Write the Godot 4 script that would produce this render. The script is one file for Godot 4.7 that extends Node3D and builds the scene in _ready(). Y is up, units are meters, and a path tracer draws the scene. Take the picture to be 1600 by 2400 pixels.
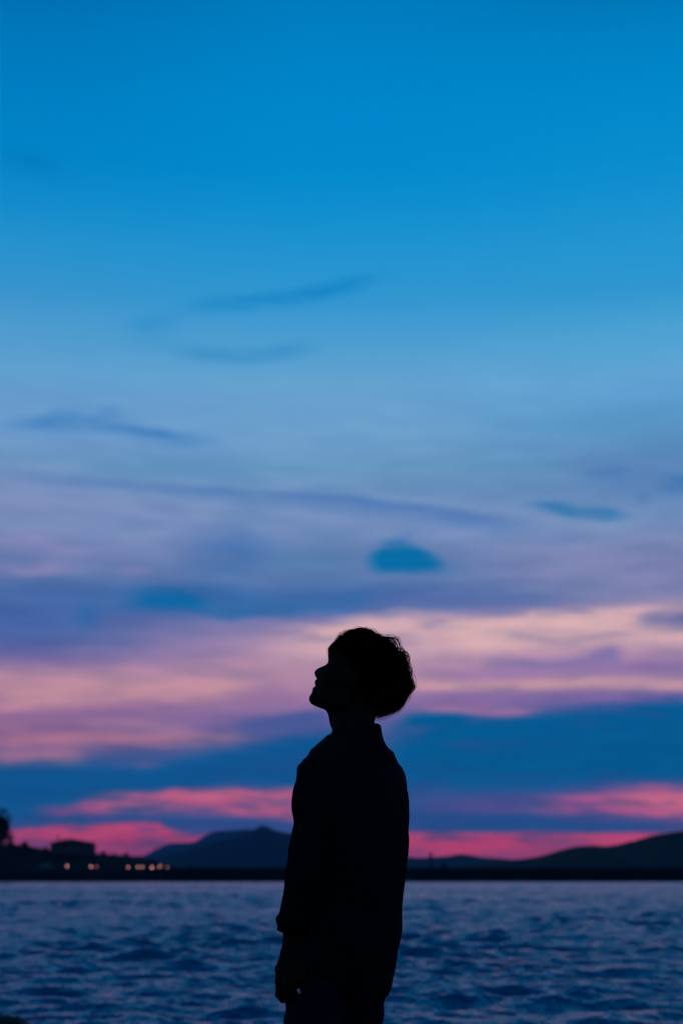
extends Node3D
# Dusk at a harbour: a person looks up at the sky in front of the water; headland, breakwater, hills behind.

var env: Environment
var used := {}

# ------------------------------------------------------------------ naming
func numbered(called: String) -> String:
	if not used.has(called):
		used[called] = 0
		return called
	used[called] += 1
	return "%s_%03d" % [called, used[called]]

func tag(o: Node3D, label: String, category := "", group := "", kind := "") -> Node3D:
	if label: o.set_meta("label", label)
	if category: o.set_meta("category", category)
	if group: o.set_meta("group", group)
	if kind: o.set_meta("kind", kind)
	return o

func thing(called: String, label: String, category: String, at: Vector3, turn := 0.0, group := "") -> Node3D:
	var o := Node3D.new()
	o.name = numbered(called)
	add_child(o)
	o.position = at
	o.rotation.y = turn
	tag(o, label, category, group)
	return o

func put(called: String, m: Mesh, mat: Material, parent: Node3D) -> MeshInstance3D:
	var o := MeshInstance3D.new()
	o.name = numbered(called) if parent == self else called
	o.mesh = m
	o.material_override = mat
	parent.add_child(o, true)
	return o

func dup(src: Node3D, at: Vector3, turn: float, size: float, label: String) -> Node3D:
	var base := String(src.name).trim_suffix("_" + String(src.name).get_slice("_", String(src.name).get_slice_count("_") - 1)) if String(src.name).right(3).is_valid_int() else String(src.name)
	var o: Node3D = src.duplicate()
	o.name = numbered(base)
	add_child(o)
	o.position = at
	o.rotation.y = turn
	o.scale = Vector3.ONE * size
	o.set_meta("label", label)
	return o

# ------------------------------------------------------------------ materials
func lin(r: float, g: float, b: float) -> Color:
	return Color(r, g, b).linear_to_srgb()

func mat(c: Color, rough := 0.9, spec := 0.3) -> StandardMaterial3D:
	var m := StandardMaterial3D.new()
	m.albedo_color = c
	m.roughness = rough
	m.metallic_specular = spec
	return m

func noise(freq: float, sd: int, octaves := 3) -> FastNoiseLite:
	var n := FastNoiseLite.new()
	n.noise_type = FastNoiseLite.TYPE_SIMPLEX_SMOOTH
	n.seed = sd
	n.frequency = freq
	n.fractal_octaves = octaves
	return n

func noise_tex(freq: float, sd: int, size: int, as_normal := false, strength := 4.0, octaves := 3) -> NoiseTexture2D:
	var t := NoiseTexture2D.new()
	t.width = size
	t.height = size
	t.seamless = true
	t.noise = noise(freq, sd, octaves)
	t.as_normal_map = as_normal
	if as_normal: t.bump_strength = strength
	return t

# ------------------------------------------------------------------ small mesh helpers
func box(st: SurfaceTool, c: Vector3, s: Vector3) -> void:
	var h := s / 2.0
	for ax in 3:
		for sg in [-1.0, 1.0]:
			var n := Vector3.ZERO
			n[ax] = sg
			var a := Vector3.ZERO
			var b := Vector3.ZERO
			a[(ax + 1) % 3] = 1.0
			b[(ax + 2) % 3] = sg
			var p := []
			for k in [[-1, -1], [1, -1], [1, 1], [-1, 1]]:
				p.append(c + (n + a * float(k[0]) + b * float(k[1])) * h)
			for i in [0, 2, 1, 0, 3, 2]:
				st.add_vertex(p[i])

func lathe(st: SurfaceTool, prof: Array, sides: int, c := Vector3.ZERO) -> void:   # prof: Vector2(radius, y)
	for i in prof.size() - 1:
		for k in sides:
			var a0 := TAU * k / sides
			var a1 := TAU * (k + 1) / sides
			var p: Vector2 = prof[i]
			var q: Vector2 = prof[i + 1]
			var v := [c + Vector3(cos(a0) * p.x, p.y, sin(a0) * p.x), c + Vector3(cos(a1) * p.x, p.y, sin(a1) * p.x), c + Vector3(cos(a1) * q.x, q.y, sin(a1) * q.x), c + Vector3(cos(a0) * q.x, q.y, sin(a0) * q.x)]
			for j in [0, 1, 2, 0, 2, 3]:
				st.add_vertex(v[j])

func begin() -> SurfaceTool:
	var st := SurfaceTool.new()
	st.begin(Mesh.PRIMITIVE_TRIANGLES)
	return st

func flat(st: SurfaceTool) -> ArrayMesh:
	st.set_smooth_group(-1)
	st.generate_normals()
	return st.commit()

func box_mesh(c: Vector3, s: Vector3) -> ArrayMesh:
	var st := begin()
	box(st, c, s)
	return flat(st)

func tube(V: PackedVector3Array, N: PackedVector3Array, I: PackedInt32Array, pts: Array, r0: float, r1: float, sides := 3) -> void:
	var n := pts.size()
	var first := V.size()
	for i in n:
		var t: Vector3 = (pts[mini(i + 1, n - 1)] - pts[maxi(i - 1, 0)]).normalized()
		var a := t.cross(Vector3(0.3, 0.2, 1.0)).normalized()
		var b := t.cross(a)
		var r := lerpf(r0, r1, float(i) / (n - 1))
		for k in sides:
			var d := a * cos(TAU * k / sides) + b * sin(TAU * k / sides)
			V.append(pts[i] + d * r)
			N.append(d)
	for i in n - 1:
		for k in sides:
			var p := first + i * sides + k
			var q := first + i * sides + (k + 1) % sides
			for j in [p, q, q + sides, p, q + sides, p + sides]:
				I.append(j)

func array_mesh(V: PackedVector3Array, N: PackedVector3Array, I: PackedInt32Array) -> ArrayMesh:
	var a := []
	a.resize(Mesh.ARRAY_MAX)
	a[Mesh.ARRAY_VERTEX] = V
	a[Mesh.ARRAY_NORMAL] = N
	a[Mesh.ARRAY_INDEX] = I
	var m := ArrayMesh.new()
	m.add_surface_from_arrays(Mesh.PRIMITIVE_TRIANGLES, a)
	return m

func smooth_normals(V: PackedVector3Array, I: PackedInt32Array) -> PackedVector3Array:
	var N := PackedVector3Array()
	N.resize(V.size())
	for k in range(0, I.size(), 3):
		var a := I[k]
		var b := I[k + 1]
		var c := I[k + 2]
		var n := (V[c] - V[a]).cross(V[b] - V[a])
		N[a] += n
		N[b] += n
		N[c] += n
	for k in N.size():
		N[k] = N[k].normalized()
	return N

# Surface nets of a distance field, adding to V and I. Blocks far from the surface are skipped.
func nets(V: PackedVector3Array, I: PackedInt32Array, lo: Vector3, hi: Vector3, cell: float, field: Callable) -> void:
	var K := 4
	var bx := int(ceil((hi.x - lo.x) / cell / K))
	var by := int(ceil((hi.y - lo.y) / cell / K))
	var bz := int(ceil((hi.z - lo.z) / cell / K))
	var nx := bx * K + 1
	var ny := by * K + 1
	var nz := bz * K + 1
	var val := PackedFloat32Array()
	val.resize(nx * ny * nz)
	val.fill(1e9)
	var reach := cell * K * 0.87 * 1.5 + cell
	var live := []
	for k in bz:
		for j in by:
			for i in bx:
				var c := lo + Vector3(i + 0.5, j + 0.5, k + 0.5) * cell * K
				var d: float = field.call(c)
				if absf(d) < reach:
					live.append(Vector3i(i, j, k))
	for b in live:
		for k in range(b.z * K, b.z * K + K + 1):
			for j in range(b.y * K, b.y * K + K + 1):
				var at: int = (k * ny + j) * nx
				for i in range(b.x * K, b.x * K + K + 1):
					if val[at + i] > 1e8:
						val[at + i] = field.call(lo + Vector3(i, j, k) * cell)
	var idx := PackedInt32Array()
	idx.resize(nx * ny * nz)
	idx.fill(-1)
	var sx := 1
	var sy := nx
	var sz := nx * ny
	var cells := PackedInt32Array()
	for b in live:
		for k in range(b.z * K, b.z * K + K):
			for j in range(b.y * K, b.y * K + K):
				for i in range(b.x * K, b.x * K + K):
					var at: int = i + j * sy + k * sz
					var cnt := 0
					for o in [0, sx, sy, sx + sy, sz, sx + sz, sy + sz, sx + sy + sz]:
						if val[at + o] < 0.0: cnt += 1
					if cnt == 0 or cnt == 8: continue
					var sum := Vector3.ZERO
					var n := 0
					for e in 12:
						var ax := e >> 2
						var u := e & 1
						var w := (e >> 1) & 1
						var p := Vector3i.ZERO
						p[(ax + 1) % 3] = u
						p[(ax + 2) % 3] = w
						var q := p
						q[ax] = 1
						var d0 := val[at + p.x + p.y * sy + p.z * sz]
						var d1 := val[at + q.x + q.y * sy + q.z * sz]
						if (d0 < 0.0) != (d1 < 0.0):
							var t := d0 / (d0 - d1)
							sum += Vector3(p).lerp(Vector3(q), t)
							n += 1
					idx[at] = V.size()
					V.append(lo + (Vector3(i, j, k) + sum / n) * cell)
					cells.append(at)
	var step := [sx, sy, sz]
	for at in cells:
		var a := val[at]
		for ax in 3:
			var d: float = val[at + step[ax]]
			if (a < 0.0) == (d < 0.0): continue
			var u: int = step[(ax + 1) % 3]
			var w: int = step[(ax + 2) % 3]
			if at - u - w < 0: continue
			var q0 := idx[at]
			var q1 := idx[at - u]
			var q2 := idx[at - u - w]
			var q3 := idx[at - w]
			if q0 < 0 or q1 < 0 or q2 < 0 or q3 < 0: continue
			if a < 0.0:
				for x in [q0, q2, q1, q0, q3, q2]: I.append(x)
			else:
				for x in [q0, q1, q2, q0, q2, q3]: I.append(x)

func smin(a: float, b: float, k: float) -> float:
	var h := maxf(k - absf(a - b), 0.0) / k
	return minf(a, b) - h * h * k * 0.25

func cap(p: Vector3, a: Vector3, b: Vector3, ra: float, rb: float) -> float:
	var ab := b - a
	var t := clampf((p - a).dot(ab) / ab.length_squared(), 0.0, 1.0)
	return (p - a - ab * t).length() - lerpf(ra, rb, t)

func ell(p: Vector3, c: Vector3, r: Vector3) -> float:
	var q := (p - c) / r
	var k := q.length()
	if k < 1e-4: return -minf(r.x, minf(r.y, r.z))
	return k * (k - 1.0) / (q / r).length()

# ------------------------------------------------------------------ curves
func spline(pts: Array, per: int) -> Array:
	var o := []
	for i in pts.size() - 1:
		var a = pts[maxi(i - 1, 0)]
		var b = pts[i]
		var c = pts[i + 1]
		var d = pts[mini(i + 2, pts.size() - 1)]
		for k in per:
			o.append(b.cubic_interpolate(c, a, d, float(k) / per))
	o.append(pts[pts.size() - 1])
	return o

func height_at(prof: Array, x: float) -> float:
	if x <= prof[0].x: return prof[0].y
	for i in prof.size() - 1:
		if x <= prof[i + 1].x:
			var t: float = (x - prof[i].x) / (prof[i + 1].x - prof[i].x)
			return lerpf(prof[i].y, prof[i + 1].y, t)
	return prof[prof.size() - 1].y

# a 2-D signed distance map of a closed outline
class Outline:
	var lo: Vector2
	var cell := 0.003
	var w: int
	var h: int
	var d := PackedFloat32Array()
	func _init(poly: Array, margin: float) -> void:
		var a := Vector2(1e9, 1e9)
		var b := -a
		for p in poly:
			a = a.min(p)
			b = b.max(p)
		lo = a - Vector2(margin, margin)
		w = int((b.x - a.x + 2.0 * margin) / cell) + 2
		h = int((b.y - a.y + 2.0 * margin) / cell) + 2
		d.resize(w * h)
		var pp := PackedVector2Array(poly)
		for j in h:
			for i in w:
				var p := lo + Vector2(i, j) * cell
				var best := 1e9
				for k in pp.size():
					var s := pp[k]
					var e := pp[(k + 1) % pp.size()] - s
					var t := clampf((p - s).dot(e) / maxf(e.length_squared(), 1e-12), 0.0, 1.0)
					best = minf(best, (p - s - e * t).length_squared())
				best = sqrt(best)
				d[j * w + i] = -best if Geometry2D.is_point_in_polygon(p, pp) else best
	func at(x: float, y: float) -> float:
		var fx := (x - lo.x) / cell
		var fy := (y - lo.y) / cell
		var ox := maxf(maxf(-fx, fx - (w - 1.01)), 0.0)
		var oy := maxf(maxf(-fy, fy - (h - 1.01)), 0.0)
		fx = clampf(fx, 0.0, w - 1.01)
		fy = clampf(fy, 0.0, h - 1.01)
		var i := int(fx)
		var j := int(fy)
		var k := j * w + i
		fx -= i
		fy -= j
		return lerpf(lerpf(d[k], d[k + 1], fx), lerpf(d[k + w], d[k + w + 1], fx), fy) + (ox + oy) * cell

# ------------------------------------------------------------------ sky
const SKY_W := 4096
const SKY_H := 2048
var zone: PackedVector3Array
var zx0: int
var zy0: int
var zw: int
var zh: int
var warp: PackedFloat32Array
var fleck: PackedFloat32Array
var grad_el := PackedFloat32Array()
var grad := []     # rows of [left, centre, right] colours

func row(e: float, l: Vector3, c: Vector3, r: Vector3) -> void:
	grad_el.append(e)
	grad.append([l / 255.0, c / 255.0, r / 255.0])

func air(az: float, e: float) -> Vector3:   # the clear sky's colour (display values) in a direction, degrees
	e = clampf(e, grad_el[grad_el.size() - 1], grad_el[0])
	var k := 0
	while k < grad_el.size() - 2 and e < grad_el[k + 1]: k += 1
	var t := (grad_el[k] - e) / (grad_el[k] - grad_el[k + 1])
	var out := [Vector3.ZERO, Vector3.ZERO, Vector3.ZERO]
	for c in 3:
		out[c] = grad[k][c].lerp(grad[k + 1][c], t)
	var near: Vector3 = out[1].lerp(out[0], smoothstep(0.0, 13.5, -az)) if az < 0.0 else out[1].lerp(out[2], smoothstep(0.0, 13.5, az))
	var far: Vector3 = (out[0] + out[1] + out[2]) / 3.0
	near = near.lerp(far, smoothstep(14.0, 60.0, absf(az)))
	# away from where the sun went down the afterglow's red goes
	var away := smoothstep(25.0, 130.0, absf(az)) * smoothstep(85.0, 45.0, e)
	return near.lerp(Vector3(near.x * 0.45 + near.z * 0.08, near.y * 0.66 , near.z * 0.68), away)

func wisp(a: float, b: float) -> float:
	return smoothstep(a, b, 0.0)

func ribbon(pts: Array, soft_up: float, soft_down: float, c: Vector3, alpha: float, fade := 1.2, wobble := 0.25) -> void:
	c /= 255.0
	var line := spline(pts, 8)
	var a0: float = line[0].x
	var a1: float = line[line.size() - 1].x
	var i0 := maxi(int((0.5 + a0 / 360.0) * SKY_W) - zx0, 0)
	var i1 := mini(int((0.5 + a1 / 360.0) * SKY_W) - zx0 + 1, zw - 1)
	var seg := 0
	for i in range(i0, i1 + 1):
		var az := ((zx0 + i + 0.5) / SKY_W - 0.5) * 360.0
		while seg < line.size() - 2 and az > line[seg + 1].x: seg += 1
		var p: Vector3 = line[seg]
		var q: Vector3 = line[seg + 1]
		var t := clampf((az - p.x) / maxf(q.x - p.x, 1e-6), 0.0, 1.0)
		var top := lerpf(p.y, q.y, t)
		var bot := lerpf(p.z, q.z, t)
		var ends := 1.0
		if a0 > -15.0: ends *= smoothstep(a0, a0 + fade, az)
		if a1 < 15.0: ends *= smoothstep(a1, a1 - fade, az)
		if ends <= 0.0: continue
		var j0 := maxi(int((90.0 - top - soft_up * 2.0 - wobble) / 180.0 * SKY_H) - zy0, 0)
		var j1 := mini(int((90.0 - bot + soft_down * 2.0 + wobble) / 180.0 * SKY_H) - zy0 + 1, zh - 1)
		for j in range(j0, j1 + 1):
			var at := j * zw + i
			var e := 90.0 - (zy0 + j + 0.5) / SKY_H * 180.0 + warp[at] * wobble
			var w := alpha * clampf(1.0 + 1.2 * fleck[at], 0.3, 1.08) * ends * smoothstep(top + soft_up, top - soft_up, e) * smoothstep(bot - soft_down, bot + soft_down, e)
			if w > 0.0:
				zone[at] = zone[at].lerp(c, minf(w, 1.0))

func make_sky() -> Texture2D:
	row(90.0, Vector3(0, 78, 132), Vector3(0, 78, 132), Vector3(0, 78, 132))
	row(55.0, Vector3(0, 92, 152), Vector3(0, 98, 158), Vector3(0, 94, 152))
	row(32.40, Vector3(0, 108, 172), Vector3(0, 124, 190), Vector3(0, 114, 178))
	row(31.65, Vector3(0, 110, 175), Vector3(0, 126, 192), Vector3(0, 116, 180))
	row(30.39, Vector3(0, 120, 186), Vector3(0, 130, 198), Vector3(0, 128, 194))
	row(28.44, Vector3(0, 128, 197), Vector3(0, 137, 205), Vector3(0, 138, 206))
	row(26.40, Vector3(2, 134, 202), Vector3(2, 140, 208), Vector3(8, 142, 208))
	row(25.01, Vector3(18, 140, 206), Vector3(18, 145, 210), Vector3(22, 146, 210))
	row(23.58, Vector3(38, 148, 208), Vector3(36, 150, 211), Vector3(36, 152, 212))
	row(22.12, Vector3(55, 150, 208), Vector3(52, 153, 211), Vector3(48, 152, 210))
	row(20.63, Vector3(80, 158, 210), Vector3(78, 160, 211), Vector3(78, 164, 214))
	row(19.11, Vector3(98, 163, 211), Vector3(104, 166, 212), Vector3(98, 168, 216))
	row(18.34, Vector3(104, 158, 208), Vector3(108, 164, 210), Vector3(96, 162, 214))
	row(17.56, Vector3(110, 158, 206), Vector3(112, 164, 208), Vector3(93, 156, 201))
	row(16.78, Vector3(112, 156, 206), Vector3(112, 160, 206), Vector3(93, 148, 195))
	row(15.99, Vector3(111, 152, 196), Vector3(107, 156, 197), Vector3(93, 140, 189))
	row(15.19, Vector3(125, 150, 195), Vector3(113, 150, 194), Vector3(100, 140, 189))
	row(14.39, Vector3(129, 146, 193), Vector3(120, 148, 193), Vector3(110, 144, 189))
	row(13.58, Vector3(123, 144, 191), Vector3(120, 146, 193), Vector3(120, 146, 191))
	row(12.76, Vector3(120, 134, 183), Vector3(103, 132, 181), Vector3(125, 136, 183))
	row(11.94, Vector3(103, 124, 175), Vector3(95, 126, 177), Vector3(130, 134, 181))
	row(11.12, Vector3(78, 111, 170), Vector3(68, 110, 171), Vector3(127, 132, 177))
	row(10.45, Vector3(70, 104, 168), Vector3(108, 118, 174), Vector3(161, 142, 179))
	row(9.79, Vector3(72, 100, 166), Vector3(161, 139, 177), Vector3(187, 156, 177))
	row(9.12, Vector3(86, 102, 166), Vector3(182, 147, 175), Vector3(182, 147, 175))
	row(8.45, Vector3(128, 112, 164), Vector3(188, 146, 172), Vector3(161, 127, 173))
	row(7.77, Vector3(192, 142, 163), Vector3(182, 140, 169), Vector3(171, 136, 171))
	row(7.10, Vector3(182, 131, 159), Vector3(161, 122, 166), Vector3(112, 98, 162))
	row(6.42, Vector3(161, 116, 155), Vector3(125, 106, 163), Vector3(50, 92, 156))
	row(5.74, Vector3(150, 107, 151), Vector3(80, 97, 157), Vector3(20, 95, 153))
	row(5.06, Vector3(130, 100, 150), Vector3(45, 92, 153), Vector3(2, 93, 150))
	row(4.37, Vector3(40, 92, 150), Vector3(25, 90, 150), Vector3(2, 92, 150))
	row(3.69, Vector3(12, 88, 146), Vector3(35, 86, 148), Vector3(60, 85, 150))
	row(3.01, Vector3(22, 87, 147), Vector3(50, 84, 148), Vector3(80, 84, 146))
	row(2.32, Vector3(30, 84, 146), Vector3(42, 82, 146), Vector3(50, 80, 146))
	row(1.63, Vector3(80, 78, 140), Vector3(60, 80, 144), Vector3(80, 78, 140))
	row(0.95, Vector3(120, 66, 124), Vector3(125, 66, 126), Vector3(125, 66, 126))
	row(0.0, Vector3(90, 64, 118), Vector3(90, 64, 118), Vector3(90, 64, 118))
	# the part of the sky where the sun went down, in fine detail
	zx0 = int((0.5 - 26.0 / 360.0) * SKY_W)
	zw = int(52.0 / 360.0 * SKY_W)
	zy0 = int(50.0 / 180.0 * SKY_H)
	zh = SKY_H / 2 - zy0
	zone.resize(zw * zh)
	warp.resize(zw * zh)
	fleck.resize(zw * zh)
	var n3 := noise(0.3, 17, 5)
	var n1 := noise(0.11, 5, 4)
	var n2 := noise(0.5, 8, 3)
	for j in zh:
		var e := 90.0 - (zy0 + j + 0.5) / SKY_H * 180.0
		for i in zw:
			var az := ((zx0 + i + 0.5) / SKY_W - 0.5) * 360.0
			zone[j * zw + i] = air(az, e)
			fleck[j * zw + i] = n3.get_noise_2d(az * 0.8, (e + 0.02 * az) * 4.5)
			warp[j * zw + i] = n1.get_noise_2d(az * 0.9, e * 5.0) + 0.35 * n2.get_noise_2d(az * 0.8, e * 3.0)
	clouds()
	# the whole sky, coarse, with streaks of the same kind of cloud
	var cw := 1024
	var ch := 512
	var coarse := PackedFloat32Array()
	coarse.resize(cw * ch * 3)
	var streak := noise(2.2, 21, 4)
	for j in ch / 2:
		var e := 90.0 - (j + 0.5) / ch * 180.0
		for i in cw:
			var az := ((i + 0.5) / cw - 0.5) * 360.0
			var c := beyond(az, e, streak)
			var k := (j * cw + i) * 3
			coarse[k] = c.r
			coarse[k + 1] = c.g
			coarse[k + 2] = c.b
	var im := Image.create_from_data(cw, ch, false, Image.FORMAT_RGBF, coarse.to_byte_array())
	im.resize(SKY_W, SKY_H, Image.INTERPOLATE_CUBIC)
	var fine := PackedFloat32Array()
	fine.resize(zw * zh * 3)
	for j in zh:
		var e := 90.0 - (zy0 + j + 0.5) / SKY_H * 180.0
		for i in zw:
			var az := ((zx0 + i + 0.5) / SKY_W - 0.5) * 360.0
			var p := zone[j * zw + i]
			var thick := 0.08 + 0.92 * smoothstep(22.0, 12.0, e)      # the thin veil of cloud is seen from its side low down
			var soft := (0.25 * warp[j * zw + i] + 0.75 * fleck[j * zw + i]) * thick
			var c := through_air(Color(p.x * (1.0 + 0.17 * soft), p.y * (1.0 + 0.10 * soft), p.z * (1.0 + 0.06 * soft)).srgb_to_linear(), e)
			var m := smoothstep(15.0, 25.0, absf(az)) + smoothstep(35.0, 39.5, e)
			if m > 0.0:
				c = c.lerp(beyond(az, e, streak), minf(m, 1.0))
			var k := (j * zw + i) * 3
			fine[k] = c.r
			fine[k + 1] = c.g
			fine[k + 2] = c.b
	var fm := Image.create_from_data(zw, zh, false, Image.FORMAT_RGBF, fine.to_byte_array())
	im.blit_rect(fm, Rect2i(0, 0, zw, zh), Vector2i(zx0, zy0))
	var turned := Image.create_empty(SKY_W, SKY_H, false, Image.FORMAT_RGBF)     # the seam of a panorama looks along -z
	turned.blit_rect(im, Rect2i(SKY_W / 2, 0, SKY_W / 2, SKY_H), Vector2i(0, 0))
	turned.blit_rect(im, Rect2i(0, 0, SKY_W / 2, SKY_H), Vector2i(SKY_W / 2, 0))
	return ImageTexture.create_from_image(turned)

func beyond(az: float, e: float, streak: FastNoiseLite) -> Color:
	var c := air(az, e)
	var a := deg_to_rad(az)
	var b := deg_to_rad(e)
	var s := streak.get_noise_3d(sin(a) * cos(b), sin(b + 0.12 * sin(a * 2.0)) * 5.0, cos(a) * cos(b))
	var low := smoothstep(32.0, 6.0, e)
	var w := smoothstep(0.05, 0.45, s) * low
	c = c.lerp(Vector3(c.x * 0.5, c.y * 0.86, c.z * 0.88), w * 0.6)
	w = smoothstep(-0.05, -0.45, s) * low
	c = c.lerp(Vector3(minf(c.x * 1.3 + 0.05, 0.8), c.y * 1.0, c.z), w * 0.6)
	return through_air(Color(c.x, c.y, c.z).srgb_to_linear(), e)

func through_air(c: Color, e: float) -> Color:   # the low sky before the haze of the last few kilometres dims it
	var k := smoothstep(5.5, 0.6, e)
	return Color(c.r * (1.0 + 0.42 * k), c.g * (1.0 + 0.22 * k), c.b * (1.0 + 0.10 * k))

func clouds() -> void:
	# high thin streaks
	ribbon([Vector3(-14.47, 26.55, 26.01), Vector3(-12.52, 26.53, 25.93), Vector3(-11.53, 26.42, 25.81), Vector3(-10.20, 26.04, 25.70)], .35, .4, Vector3(0, 118, 186), .75, 3.0, .3)
	ribbon([Vector3(-7.18, 21.67, 21.30), Vector3(-4.80, 21.93, 21.67), Vector3(-2.75, 22.20, 21.92), Vector3(-0.69, 22.53, 22.24), Vector3(1.20, 22.92, 22.59), Vector3(2.75, 23.20, 22.98)], .28, .4, Vector3(10, 128, 197), .9, 3.5, .22)
	ribbon([Vector3(-9.37, 20.97, 20.38), Vector3(-8.03, 21.19, 20.37), Vector3(-6.84, 21.46, 20.50), Vector3(-5.99, 21.64, 20.30)], .5, .6, Vector3(32, 136, 200), .75, 2.5, .4)
	ribbon([Vector3(-7.52, 20.54, 20.20), Vector3(-5.99, 20.35, 20.08), Vector3(-4.12, 20.28, 20.04), Vector3(-2.06, 20.44, 20.17), Vector3(-0.17, 20.63, 20.45)], .26, .4, Vector3(50, 138, 199), .85, 2.2, .22)
	ribbon([Vector3(-14.14, 17.29, 16.91), Vector3(-12.52, 17.55, 17.17), Vector3(-10.87, 17.76, 17.27), Vector3(-9.20, 17.78, 17.20), Vector3(-7.69, 17.49, 16.95), Vector3(-5.99, 17.19, 16.85), Vector3(-3.95, 17.05, 16.87)], .3, .45, Vector3(60, 126, 192), .88, 2.6, .3)
	ribbon([Vector3(4.80, 18.51, 17.89), Vector3(5.99, 18.25, 17.63), Vector3(7.35, 17.81, 17.27), Vector3(15.11, 17.60, 16.84)], .5, .6, Vector3(84, 150, 206), .4, 2.0)
	ribbon([Vector3(-11.53, 15.99, 15.52), Vector3(-8.53, 16.29, 15.58), Vector3(-6.16, 16.40, 15.58), Vector3(-4.12, 16.26, 15.47), Vector3(-2.06, 15.98, 15.34)], .5, .6, Vector3(85, 140, 191), .55, 2.5)
	ribbon([Vector3(-14.47, 15.41, 15.20), Vector3(-11.53, 15.46, 15.27), Vector3(-8.87, 15.43, 15.21), Vector3(-5.99, 15.27, 14.98), Vector3(-3.09, 15.14, 14.82), Vector3(-0.34, 15.00, 14.58), Vector3(2.06, 14.76, 14.35), Vector3(4.29, 14.48, 13.99), Vector3(6.50, 14.07, 13.62), Vector3(8.53, 13.66, 13.40)], .18, .5, Vector3(78, 122, 185), .9, 3.5, .16)
	ribbon([Vector3(-5.48, 14.88, 14.08), Vector3(-3.43, 14.81, 14.04), Vector3(-1.72, 14.70, 14.14)], .5, .6, Vector3(89, 136, 187), .45, 2.0)
	ribbon([Vector3(1.37, 15.51, 15.19), Vector3(4.29, 15.47, 15.12), Vector3(6.84, 15.37, 15.09), Vector3(8.87, 15.02, 14.78)], .4, .5, Vector3(83, 134, 185), .4, 2.0)
	ribbon([Vector3(8.19, 16.15, 15.20), Vector3(10.20, 16.14, 14.96), Vector3(11.86, 15.97, 14.57), Vector3(15.11, 15.77, 14.06)], .9, .9, Vector3(84, 126, 186), .5, 2.5)
	ribbon([Vector3(9.20, 15.73, 15.51), Vector3(10.20, 15.81, 15.53), Vector3(11.37, 15.88, 15.50), Vector3(11.86, 15.66, 15.48)], .2, .25, Vector3(64, 120, 184), .7, 1.2)
	ribbon([Vector3(12.19, 15.18, 14.86), Vector3(13.17, 15.28, 14.84), Vector3(15.11, 15.23, 14.69)], .25, .3, Vector3(48, 114, 178), .8, 1.0)
	ribbon([Vector3(11.45, 14.78, 14.46), Vector3(12.02, 14.87, 14.53), Vector3(12.52, 14.84, 14.66)], .2, .25, Vector3(70, 120, 182), .7, .8)
	ribbon([Vector3(6.67, 14.68, 14.55), Vector3(8.03, 14.57, 14.35), Vector3(9.20, 14.46, 14.14), Vector3(10.20, 14.39, 13.98), Vector3(11.03, 14.29, 13.88), Vector3(12.02, 14.05, 13.86)], .15, .2, Vector3(20, 113, 175), .97, 2.4, .2)
	# grey violet layer
	ribbon([Vector3(-14.47, 13.00, 12.37), Vector3(-12.52, 13.27, 12.63), Vector3(-11.20, 13.14, 12.53), Vector3(-9.54, 12.91, 12.43)], .5, .6, Vector3(146, 140, 191), .5, 2.0)
	ribbon([Vector3(-14.47, 11.89, 11.54), Vector3(-12.52, 12.07, 11.67), Vector3(-11.20, 12.17, 11.80), Vector3(-9.87, 12.09, 11.90)], .25, .3, Vector3(159, 142, 187), .55, 2.0)
	ribbon([Vector3(-9.37, 12.19, 11.87), Vector3(-8.03, 12.28, 11.91), Vector3(-7.01, 12.18, 12.02)], .2, .25, Vector3(150, 137, 187), .5, 1.2)
	ribbon([Vector3(-7.52, 13.06, 11.84), Vector3(-5.14, 13.52, 11.90), Vector3(-3.09, 13.53, 12.09), Vector3(-1.37, 13.17, 12.27)], .6, .6, Vector3(70, 116, 178), .8, 3.0)
	ribbon([Vector3(-1.72, 13.44, 13.21), Vector3(-0.34, 13.54, 13.25), Vector3(1.03, 13.48, 13.28)], .25, .3, Vector3(95, 134, 183), .7, 1.2)
	ribbon([Vector3(-4.12, 12.89, 11.99), Vector3(-2.06, 12.92, 12.02), Vector3(0.00, 12.84, 12.02), Vector3(1.37, 12.68, 12.10)], .5, .5, Vector3(83, 128, 179), .6, 2.0)
	ribbon([Vector3(0.34, 12.68, 12.27), Vector3(1.37, 12.92, 12.17), Vector3(2.41, 13.21, 12.10), Vector3(3.09, 13.07, 12.06), Vector3(3.95, 12.73, 12.00), Vector3(5.48, 12.13, 11.86)], .5, .5, Vector3(66, 118, 180), .75, 2.2, .6)
	ribbon([Vector3(0.69, 12.60, 12.30), Vector3(1.17, 12.82, 12.15), Vector3(1.72, 13.05, 12.08), Vector3(2.32, 13.18, 12.08), Vector3(2.92, 13.12, 12.09), Vector3(3.52, 12.87, 12.12), Vector3(4.46, 12.43, 12.14)], .24, .24, Vector3(6, 110, 168), .95, 1.0, .22)
	ribbon([Vector3(3.43, 12.09, 11.76), Vector3(5.14, 11.98, 11.70), Vector3(6.84, 11.78, 11.56)], .3, .3, Vector3(95, 124, 175), .5, 1.6)
	ribbon([Vector3(5.14, 12.88, 12.06), Vector3(7.69, 12.98, 11.84), Vector3(10.20, 12.73, 11.43), Vector3(15.11, 12.49, 11.06)], .9, .9, Vector3(133, 140, 185), .4, 2.5)
	ribbon([Vector3(-14.47, 10.93, 9.48), Vector3(-11.86, 11.13, 9.58), Vector3(-10.54, 11.26, 9.79), Vector3(-8.53, 11.24, 10.18)], .9, .9, Vector3(70, 106, 172), .6, 2.0)
	ribbon([Vector3(-11.03, 10.59, 9.86), Vector3(-10.20, 10.78, 9.80), Vector3(-9.20, 10.90, 9.99)], .5, .5, Vector3(44, 104, 166), .6, .9)
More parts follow.
